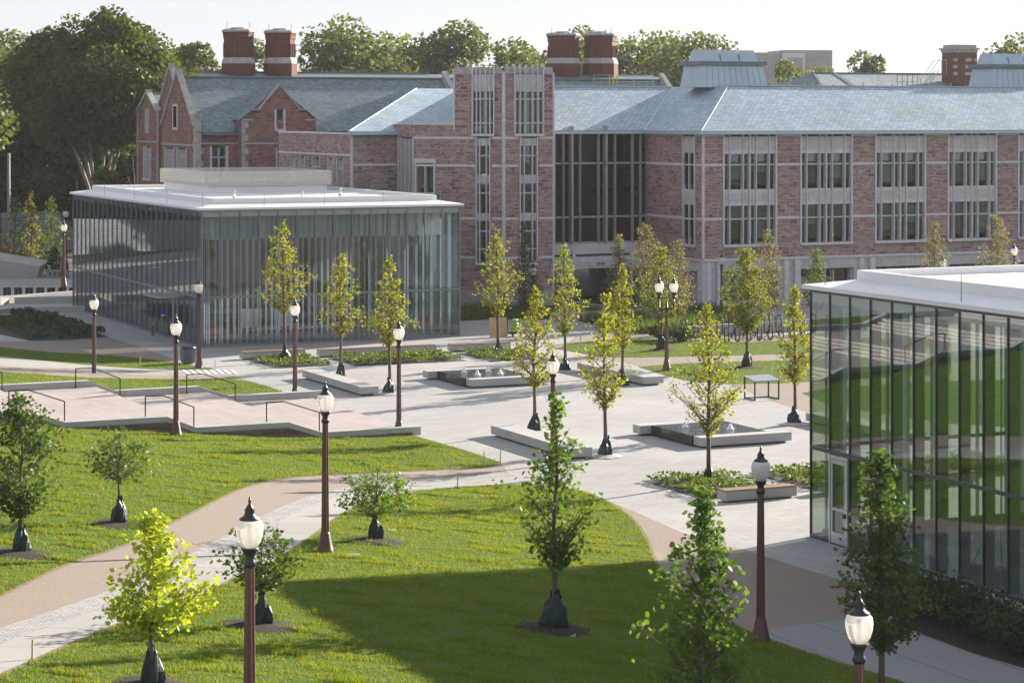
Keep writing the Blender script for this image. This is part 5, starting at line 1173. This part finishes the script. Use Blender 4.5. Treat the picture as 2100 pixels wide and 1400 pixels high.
# beds and grasses along the brick building
gb1 = uvs([(943, 658), (943, 640), (1010, 636), (1060, 640), (1130, 645), (1230, 641), (1230, 650), (1100, 655), (1010, 655)]); gb2 = uvs([(1185, 658), (1240, 648), (1330, 640), (1420, 640), (1520, 650), (1540, 660), (1480, 668), (1400, 675), (1335, 685), (1300, 684)])
for p in (gb1, gb2): sheet('planting_bed', p, M['soil'], .010)
u, v = scatter(gb1, 70); tag(blades('tall_grass', u, v, .75, .06, LM['reed'], .25), 'tall green grasses along the tower base', kind='stuff'); u, v = scatter(gb2, 60); tag(blades('tall_grass', u, v, .8, .07, LM['reed'], .3), 'tall green grasses below the entrance terrace', kind='stuff')
bed('ground_cover', gb2, .5, 14, .22, 'cover', 'low plants among the tall grasses', .8)
bed('ground_cover', uvs([(1400, 700), (1480, 697), (1560, 695), (1665, 690), (1665, 697), (1540, 704), (1440, 703)]), .5, 10, .18, 'juniper', 'low shrubs round the bike racks', .9)
for i, (px, py, r_, h_, lb) in enumerate(((1352, 697, .9, .9, 'round green shrub left of the twin-globe lamp base'), (1393, 700, 1.0, 1.0, 'round green shrub right of the twin-globe lamp base'), (1425, 690, .8, .8, 'round shrub before the left end of the bike racks'), (1440, 655, 1.2, 1.2, 'grey-green shrub below the wing corner pier'), (1510, 657, 1.2, 1.2, 'grey-green shrub below the first ground floor window'))):
    shrub(at(px, py), r_, h_, 650 + i, 'juniper', lb, 1100, .17, 'shrubs by the right-hand lawns')

# ------------------------------------------------------------------ LAMPS
def lamp_head(root, z, x=0, y=0):
    P = lambda prof, nm, mt, par, n_=16: (lambda mb: (mb.lathe([(r, z + h) for r, h in prof], n_, (x, y)), mb.build(nm, M[mt], par))[1])(MB())
    P([(.10, -.36), (.13, -.30), (.10, -.24), (.085, -.16), (.15, -.05), (.17, 0)], 'fitter', 'black', root)
    g = P([(.13, 0.0), (.20, .10), (.245, .25), (.255, .36), (.235, .46), (.19, .505)], 'globe', 'globe', root, 20)
    P([(.045, .02), (.045, .42)], 'inner_lamp', 'whiteplastic', g, 8)
    P([(.19, .505), (.195, .53), (.11, .585), (.085, .66), (.10, .68), (.052, .76), (.024, .81), (.03, .85), (.010, .93)], 'cap', 'black', root)
def lamp(base, label, twin=False, h=5.2):
    root = empty('street_lamp', base, 0, label, 'street lamp', 'acorn lamps on brown posts'); zt = h - .93
    mb = MB(); mb.lathe([(.26, -.3), (.26, .05), (.24, .1), (.20, .28), (.145, .55), (.13, .62)], 16); mb.build('base', M['post'], root)
    n_ = 16; mb = MB(); zp = zt - .34 - (.75 if twin else 0); ringb = []
    for z_, r in ((.6, .125), (zp, .092)):
        ringb.append([((r if k % 2 else r * .88) * math.cos(2 * math.pi * k / n_), (r if k % 2 else r * .88) * math.sin(2 * math.pi * k / n_), z_) for k in range(n_)])
    for k in range(n_): j = (k + 1) % n_; mb.face([ringb[0][k], ringb[0][j], ringb[1][j], ringb[1][k]])
    mb.face(ringb[1]); mb.build('post', M['post'], root)
    if not twin: lamp_head(root, zt)
    else:
        mb = MB(); mb.lathe([(.1, zp), (.12, zp + .1), (.07, zp + .2), (.05, zp + .6)], 10)
        for s_ in (-1, 1): mb.tube([(0, 0, zp + .2), (s_ * .25, 0, zp + .14), (s_ * .4, 0, zp + .25), (s_ * .41, 0, zt - .34)], [.05, .045, .045, .05], 8)
        mb.build('cross_arm', M['black'], root)
        for s_ in (-1, 1): lamp_head(root, zt, s_ * .41)
    return root
l0 = lamp(at(667, 1131), 'acorn lamp on a brown post standing on the front lawn beside the curved path')
def lamp_copy(base, label):
    c = copy_tree(l0); c.location = base; c['label'] = label; return c
b = at(512, 1460); s_ = F / 43.0
def lamp_by_top(px, ytop, d_, label):
    x = (px - CX) / F * d_; return lamp_copy((x, d_, zz(ytop, d_) - 5.2), label)
lamp_by_top(512, 1018, 43.0, 'largest acorn lamp, on a rusty brown post cut by the bottom picture edge')
lamp_by_top(1762, 1210, 41.7, 'acorn lamp at the bottom edge before the dark shrubs, only its top half in view')
for px, py, lb in ((361, 892, 'acorn lamp at the front kerb of the pink stair'), (818, 890, 'acorn lamp where the front stair kerb meets the plaza'), (605, 820, 'acorn lamp at the plaza corner of the rear stair kerb'), (408, 755, 'acorn lamp beside the trash can'), (1560, 1312, 'acorn lamp between the dark path and the lawn corner at right')):
    lamp_copy(at(px, py), lb)
lamp_by_top(193, 599, 127.0, 'acorn lamp rising behind the rear kerb of the pink stair, by the dark hedge'); lamp_by_top(1134, 718, 93.0, 'acorn lamp in the open plaza, partly hidden by the tall green tree')
lamp_by_top(1093, 537, 165.0, 'acorn lamp in front of the stone tower'); lamp_by_top(1480, 516, 168.0, 'acorn lamp before the wing corner pier'); lamp_by_top(1934, 522, 168.0, 'acorn lamp globe peeking above the white pavilion roof'); lamp_by_top(2080, 498, 172.0, 'acorn lamp among leaves at the right edge above the white roof')
lamp_by_top(131, 450, 185.0, 'acorn lamp left of the glass pavilion beside the olive cabinet'); lamp_by_top(135, 424, 205.0, 'acorn lamp farthest left, before the grey stone wall')
lamp(at(1367, 760), 'twin-globe acorn lamp between the two right-hand lawns', True, 5.35)

# ------------------------------------------------------------------ BENCHES, FOUNTAINS, STREET FURNITURE
def gobj(name, u, v, label, cat, group=None, rz=0): x, y = g2w(u, v); return empty(name, (x, y, T(u)), ANG + rz, label, cat, group)
def block_bench(u0, u1, v0, v1, label, n_=3, h=.46):
    o = gobj('concrete_bench', u0, v0, label, 'bench', 'concrete block benches'); lu, lv = u1 - u0, v1 - v0; alongv = lv > lu; Ln = lv if alongv else lu
    for k in range(n_):
        a, b = Ln * k / n_ + .006, Ln * (k + 1) / n_ - .006; mb = MB(); mb.box(0, lu, a, b, .09, h) if alongv else mb.box(a, b, 0, lv, .09, h); bev(mb.build('block', M['benchcon'], o), .018)
    mb = MB(); mb.box(.2, lu - .2, .2, lv - .2, -.02, .09); mb.build('plinth', M['darkmull'], o); return o
block_bench(43.1, 44.1, 112.3, 121.2, 'long concrete block bench at the left side of the plaza, before the middle yellow trees'); block_bench(43.15, 44.2, 88.0, 96.1, 'long concrete block bench nearest the viewer, casting a shadow on the plaza', 4)
block_bench(58.4, 59.6, 110.2, 118.2, 'long concrete block bench at the right side of the plaza, along the right-hand lawn'); block_bench(58.4, 59.6, 86, 94.0, 'long concrete block bench seen mostly through the green glass')
def timber_bench(u0, u1, v0, label):
    o = gobj('timber_bench', u0, v0, label, 'bench', 'timber topped benches along the planters'); l_ = u1 - u0
    mb = MB(); mb.box(0, l_, 0, .6, .07, .40); bev(mb.build('block', M['benchcon'], o), .012)
    mb = MB()
    for k in range(6): mb.box(.02, l_ - .02, .01 + k * .097, .01 + k * .097 + .088, .402, .46)
    mb.build('seat', M['benchwood'], o); mb = MB(); mb.box(.15, l_ - .15, .12, .48, -.02, .07); mb.build('plinth', M['darkmull'], o)
timber_bench(43.1, 47.0, 131.6, 'timber topped bench behind the left planter, shortest of the three by the big pavilion'); timber_bench(47.7, 55.2, 131.0, 'longest timber topped bench behind the middle planter'); timber_bench(56.0, 60.0, 130.6, 'timber topped bench behind the right planter, by the plywood sheet')
timber_bench(43.6, 46.7, 75.8, 'timber topped bench in front of the near planter'); timber_bench(48.0, 55.0, 75.8, 'timber topped bench behind the green glass, before the pavilion planter')
def fountain(u0, v0, label, tagw):
    o = gobj('fountain', u0, v0, label, 'fountain', 'low square fountains'); w = 3.75
    mb = MB(); mb.box(0, w, 0, .14, 0, .46); mb.box(0, w, w - .14, w, 0, .46); mb.box(0, .14, .14, w - .14, 0, .46); mb.box(w - .14, w, .14, w - .14, 0, .46); mb.build('basin', M['granite'], o)
    mb = MB(); mb.box(.02, w - .02, .02, w - .02, .40, .468); mb.build('water', M['water'], o)
    rg = random.Random(int(v0))
    for (x, y) in ((1.1, 2.6), (1.25, 1.2), (2.5, 2.55), (2.6, 1.2)):
        mb = MB(); h_ = rg.uniform(.22, .34); mb.lathe([(.20, .465), (.13, .50), (.09, .46 + h_ * .5), (.08, .46 + h_ * .8), (.03, .48 + h_)], 9, (x, y)); j = mb.build('water_jet', M['foam'], o)
        C = np.array([(x + rg.gauss(0, .18), y + rg.gauss(0, .18), .475 + abs(rg.gauss(0, .08))) for _ in range(70)]); leaf_mesh('spray', C, .035, M['foam'], 'quad', j)
    block_bench(u0 + .0 + .05, u0 + 4.6, v0 - .75, v0 - .04, f'concrete block bench along the front of the {tagw} fountain', 1); block_bench(u0 - .55, u0 + 3.4, v0 + w + .04, v0 + w + .75, f'concrete block bench along the back of the {tagw} fountain', 1)
fountain(49.55, 113.7, 'square dark granite fountain with four low jets, the one nearer the big glass pavilion', 'left'); fountain(49.7, 89.3, 'square dark granite fountain with four low jets behind the widest yellow tree', 'right')
# information stand
b = at(1562, 818); o = empty('display_stand', b, ANG, 'glass topped black metal display stand on the plaza edge', 'display stand'); mb = MB()
mb.hexa([(-.75, -.55, .95), (.75, -.55, .95), (.75, .55, 1.12), (-.75, .55, 1.12)], [(-.75, -.55, 1.0), (.75, -.55, 1.0), (.75, .55, 1.17), (-.75, .55, 1.17)]); mb.build('panel', M['glasstop'], o)
for sx in (-1, 1):
    for sy in (-1, 1): mb = MB(); mb.bar((sx * .7, sy * .5, 0), (sx * .7, sy * .5, .96 + (sy > 0) * .15), .06); mb.build('leg', M['black'], o)
mb = MB()
for sx in (-1, 1): mb.bar((sx * .7, -.5, .04), (sx * .7, .5, .04), .05)
mb.bar((-.7, .5, .04), (.7, .5, .04), .05); mb.build('stretcher', M['black'], o)
# trash can
b = at(386, 746); o = empty('trash_can', b, 0, 'dark slatted round trash can beside the lamp', 'trash can'); mb = MB(); mb.lathe([(.34, .05), (.38, .1), (.40, .85), (.38, .9)], 20); mb.build('bin', M['black'], o)
mb = MB()
for k in range(24): a = k * math.pi / 12; mb.bar((.40 * math.cos(a), .40 * math.sin(a), .1), (.42 * math.cos(a), .42 * math.sin(a), .9), .06, .02)
mb.build('slats', M['mullion'], o); mb = MB(); mb.lathe([(.43, .88), (.44, .96), (.33, 1.04), (.25, 1.05)], 20); mb.build('lid', M['black'], o)
# bike racks at the right: tall loops on a rail
def bike_loop(base, rz, label, h, low):
    mb = MB(); w = .38; pts = [(-w / 2, 0, low), (-w / 2 - .03, 0, h - .08), (-w / 2 + .05, 0, h), (w / 2 - .05, 0, h), (w / 2 + .03, 0, h - .08), (w / 2, 0, low)]
    mb.tube(pts, [.038] * 6, 6); mb.bar((-w / 2, 0, low + .02), (w / 2, 0, low + .02), .08); mb.bar((0, 0, 0), (0, 0, low + .02), .08)
    o = mb.build('bike_rack', M['black']); o.location = base; o.rotation_euler = (0, 0, rz); return tag(o, label, 'bike rack', 'black bike rack loops by the right-hand lawn')
p0, p1 = Vector(G(1402, 697)), Vector(G(1668, 684)); q0, q1 = Vector(G(1490, 703)), Vector(G(1668, 694))
first = None
for row, (a, b_, n_, hh, lo) in enumerate(((p0, p1, 12, 1.3, .25), (q0, q1, 9, .95, .1))):
    for k in range(n_):
        r_ = a.lerp(b_, k / (n_ - 1)); bb = (r_.x, r_.y, 0); lb = ['black bike rack loop in the rear taller row', 'black bike rack loop in the front lower row'][row] + ' behind the right-hand lawn'
        if row == 0: bike_loop(bb, ANG, lb, hh, lo)
        else: bike_loop(bb, ANG + .3, lb, hh, lo)
# white low wall behind the racks, terrace kerb, ramp wall and rails
def lowwall(name, pts, h, w, mat, label, z0=0, cat='wall', cap=None):
    root = None; mb = MB()
    for p, q in zip(pts, pts[1:]):
        p, q = Vector(p), Vector(q); d_ = (q - p).normalized(); n_ = Vector((-d_.y, d_.x)) * w / 2
        c = [p - n_, q - n_, q + n_, p + n_]; mb.hexa([(k.x, k.y, z0 - .1) for k in c], [(k.x, k.y, z0 + h) for k in c])
    o = mb.build(name, mat); return tag(o, label, cat)
lowwall('low_wall', [G(1395, 694), G(1560, 683), G(1680, 676), G(1800, 668)], .75, .3, M['palestone'], 'long pale low wall behind the bike racks')
lowwall('low_wall', [G(1130, 660), G(1240, 655), G(1400, 646)], .62, .35, M['stone'], 'low stone terrace wall below the entrance')
lowwall('ramp_wall', [G(1180, 633), G(1242, 643)], .55, .25, M['palestone'], 'short pale ramp wall leading up to the entrance')
b = G(1228, 634); o = tag(lowwall('bollard', [(b[0] - .1, b[1]), (b[0] + .1, b[1])], 1.05, .2, M['black'], 'black square bollard light before the entrance', cat='bollard'))
def slope_rail(p, q, z0, z1, label):
    mb = MB(); p, q = Vector(p), Vector(q)
    for k in (0, 1): mb.bar((p.x, p.y, z0 + .95 - k * .45), (q.x, q.y, z1 + .95 - k * .45), .05)
    for t_ in (0, .33, .66, 1): r_ = p.lerp(q, t_); zr = z0 + (z1 - z0) * t_; mb.bar((r_.x, r_.y, zr), (r_.x, r_.y, zr + .95), .05)
    return tag(mb.build('handrail', M['steel']), label, 'handrail')
slope_rail(G(1578, 652), G(1630, 668), .7, 0, 'steel handrail of the short stair behind the bushy green tree, left one'); slope_rail(G(1592, 650), G(1648, 664), .7, 0, 'steel handrail of the short stair behind the bushy green tree, right one')
# plywood sheet and hand cart
b = at(1022, 690); o = empty('plywood_sheet', b, ANG - .12, 'plywood sheet leaning against a hand cart beyond the right planter', 'plywood sheet'); mb = MB(); mb.hexa([(-.6, -.1, 0), (.6, -.1, 0), (.6, -.07, 0), (-.6, -.07, 0)], [(-.55, .28, 1.22), (.65, .28, 1.22), (.65, .31, 1.22), (-.55, .31, 1.22)]); mb.build('board', M['ply'], o)
b = at(1056, 690); o = empty('hand_cart', (b[0], b[1] + .2, 0), ANG, 'hand cart with green hoses beside the plywood sheet', 'cart'); mb = MB(); mb.box(-.4, .4, -.35, .35, .2, .26)
for s_ in (-.38, .38): mb.bar((s_, .33, .2), (s_, .33, 1.35), .04)
mb.bar((-.38, .33, 1.33), (.38, .33, 1.33), .04); mb.build('frame', M['black'], o)
mb = MB()
for k in range(4): mb.lathe([(.25 - .03 * k, .27 + .22 * k), (.34 - .04 * k, .36 + .22 * k), (.25 - .03 * k, .47 + .22 * k)], 12)
mb.build('hose_coil', M['cartgreen'], o)
for sx in (-.3, .3):
    mb = MB(); mb.tube([(sx - .03, -.3, .1), (sx + .03, -.3, .1)], [.1, .1], 12); mb.build('wheel', M['black'], o)
# lath stakes
for px, py, hh, lb in ((287, 752, .6, 'thin wooden stake on the narrow lawn strip'), (441, 757, .55, 'thin wooden stake at the tip of the narrow lawn strip'), (992, 958, .65, 'thin wooden stake on the lawn edge beside the curved path, left of two'), (1026, 948, .7, 'thin wooden stake at the lawn tip beside the plaza'), (938, 1000, .5, 'thin wooden stake at the top edge of the front lawn'), (66, 1352, .45, 'thin wooden stake beside the curved path at the lower left'), (1190, 712, .8, 'thin wooden stake on the first right-hand lawn'), (1163, 718, .5, 'thin wooden stake at the tip of the first right-hand lawn')):
    mb = MB(); mb.bar((0, 0, -.05), (.01, 0, hh), .045, .025); o = mb.build('wooden_stake', M['lath']); o.location = at(px, py); tag(o, lb, 'stake', 'wooden survey stakes')
for px, py, lb in ((723, 1138, 'pale valve lid set in the lawn near the tall brown lamp'), (797, 1088, 'grey valve lid in the lawn right of a watering bag'), (1157, 1071, 'pale valve lid half hidden by the tall mid-lawn tree'), (1163, 1303, 'small pale valve lid beside the big mulch ring'), (588, 1290, 'small pale stone lid at the mulch edge behind the nearest lamp')):
    b = at(px, py); mb = MB(); mb.box(-.22, .22, -.16, .16, -.05, .03); o = bev(mb.build('valve_lid', M['lid']), .02); o.location = b; tag(o, lb, 'valve lid', 'valve lids in the lawn')
# stripes of sunlight across the path, laid as white bars
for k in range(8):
    q = [(372 + k * 14, 758.5), (379 + k * 14, 758.3), (392 + k * 14, 767), (385 + k * 14, 767.2)]; sheet('sun_stripe', uvs(q), M['whiteplastic'], .016)
# entry post and traffic cone, sign by the big pavilion door
b = at(313, 688); o = empty('keypad_post', b, ANG, 'grey door opener post by the big pavilion door', 'post'); mb = MB(); mb.box(-.09, .09, -.07, .07, 0, 1.15); mb.build('post', M['mullion'], o); mb = MB(); mb.box(-.06, .06, -.085, -.071, .75, .95); mb.build('button_plate', M['steel'], o)
b = at(333, 689); o = empty('door_sign', (b[0], b[1], 0), ANG, 'small blue and white sign at the big pavilion door', 'sign'); mb = MB(); mb.bar((0, 0, 0), (0, 0, 1.25), .05); mb.build('post', M['steel'], o); mb = MB(); mb.box(-.15, .15, -.02, .02, 1.2, 1.75); mb.build('panel', M['bluesign'], o); mb = MB(); mb.box(-.1, .1, -.024, -.021, 1.3, 1.42); mb.build('white_field', M['whiteplastic'], o)

# ------------------------------------------------------------------ FAR LEFT
lowwall('stone_wall', [G(-1300, 530), G(-150, 522), G(0, 520), G(150, 512), G(330, 505)], 4.2, .6, M['retaining'], 'tall grey coursed stone wall at the far left under the dark trees', cat='wall')
sheet('road', uvs([(-150, 560), (-150, 540), (60, 532), (200, 524), (200, 545), (60, 556)]), M['asphalt'], .008)
lowwall('low_wall', [G(-600, 645), G(22, 641)], .42, .7, M['benchcon'], 'low concrete seat wall nearest at the far left, left of its gap'); lowwall('low_wall', [G(62, 640), G(240, 638)], .42, .7, M['benchcon'], 'low concrete seat wall nearest at the far left, right of its gap')
lowwall('low_wall', [G(-600, 628), G(10, 623)], .5, .8, M['benchcon'], 'upper low concrete seat wall at the far left, left of its gap'); lowwall('low_wall', [G(30, 622), G(260, 619)], .5, .8, M['benchcon'], 'upper low concrete seat wall at the far left, right of its gap')
lowwall('low_wall', [G(-600, 610), G(260, 601)], .5, .6, M['benchcon'], 'low concrete wall behind the row of black dock posts at the far left')
for k in range(14):
    px = -4 + k * 11.3 + (3 if k % 2 else 0); b = at(px, 608); mb = MB(); mb.hexa([(-.11, -.1, 0), (.11, -.1, 0), (.11, .1, 0), (-.11, .1, 0)], [(-.14, -.1, .72), (.14, -.1, .72), (.14, .1, .66), (-.14, .1, .66)]); mb.box(-.2, .2, -.25, .25, -.05, .03)
    o = mb.build('dock_post', M['black']); o.location = b; o.rotation_euler = (0, 0, ANG); tag(o, 'stubby black dock post in the row on the low concrete wall at the far left', 'dock post', 'black dock posts at the far left')
# curved leaning concrete wall
mb = MB(); c0_ = G(76, 570); pts = [(G(76 - k * 20, 570 + k * .6), 1.0 + k * .16) for k in range(10)]
for (p, h0), (q, h1) in zip(pts, pts[1:]):
    mb.hexa([(q[0], q[1], 0), (p[0], p[1], 0), (p[0], p[1] + 1.5, 0), (q[0], q[1] + 1.5, 0)], [(q[0] + .25, q[1], h1), (p[0] + .25, p[1], h0), (p[0] + .25, p[1] + 4.5, h0 + .25), (q[0] + .25, q[1] + 4.5, h1 + .25)])
tag(mb.build('curved_wall', M['concrete']), 'leaning curved concrete wall rising to the left at the far left edge', 'wall')
b = at(119, 570); o = empty('utility_cabinet', b, .1, 'olive grey utility cabinet beside the black floodlight pole', 'cabinet'); mb = MB(); mb.box(-.95, .95, -.4, .4, 0, .72); bev(mb.build('body', M['utility'], o), .03)
mb = MB()
for k in range(4): mb.box(-.75 + k * .42, -.55 + k * .42, -.42, -.401, .2, .55)
mb.build('door_vent', M['darkmull'], o)
b = at(127, 606); o = empty('floodlight_pole', b, 0, 'thin black pole with two small floodlights at the far left', 'lamp post'); mb = MB(); mb.tube([(0, 0, 0), (0, 0, 3.2)], [.07, .06], 8); mb.build('pole', M['black'], o)
for s_ in (-1, 1): mb = MB(); mb.tube([(s_ * .1, 0, 2.75), (s_ * .28, -.1, 2.95)], [.07, .11], 8); mb.build('floodlight', M['black'], o)
b = at(8, 527); o = empty('red_container', b, 0, 'dark red ribbed container at the far left edge behind the curved wall', 'container'); mb = MB(); mb.box(-1.6, .55, -.5, .8, 0, .85)
for k in range(8): mb.box(-1.5 + k * .26, -1.38 + k * .26, -.54, -.5, .08, .8)
mb.build('body', M['red'], o); mb = MB(); mb.box(-1.65, .6, -.56, .85, .85, .92); mb.build('lid', M['red'], o)
b = G(18, 470); o = empty('utility_pole', ((18 - CX) / F * 236, 236, 0), 0, 'grey wooden utility pole among the dark trees at the far left', 'pole'); mb = MB(); mb.tube([(0, 0, 0), (0, 0, zz(314, 236))], [.2, .14], 8); mb.build('pole', M['palestone'], o)

# ------------------------------------------------------------------ HAZE
mb = MB(); mb.box(-1500, 1500, -600, 2300, -20, 44)
m, n, out = newmat('thin_summer_haze'); pv = nd(n, 'VolumePrincipled'); pv.inputs['Color'].default_value = (.93, .95, 1, 1); pv.inputs['Density'].default_value = .00009; pv.inputs['Anisotropy'].default_value = .3
L(n, pv.outputs[0], out.inputs['Volume']); hz = mb.build('haze', m); tag(hz, 'thin pale summer haze', kind='stuff')
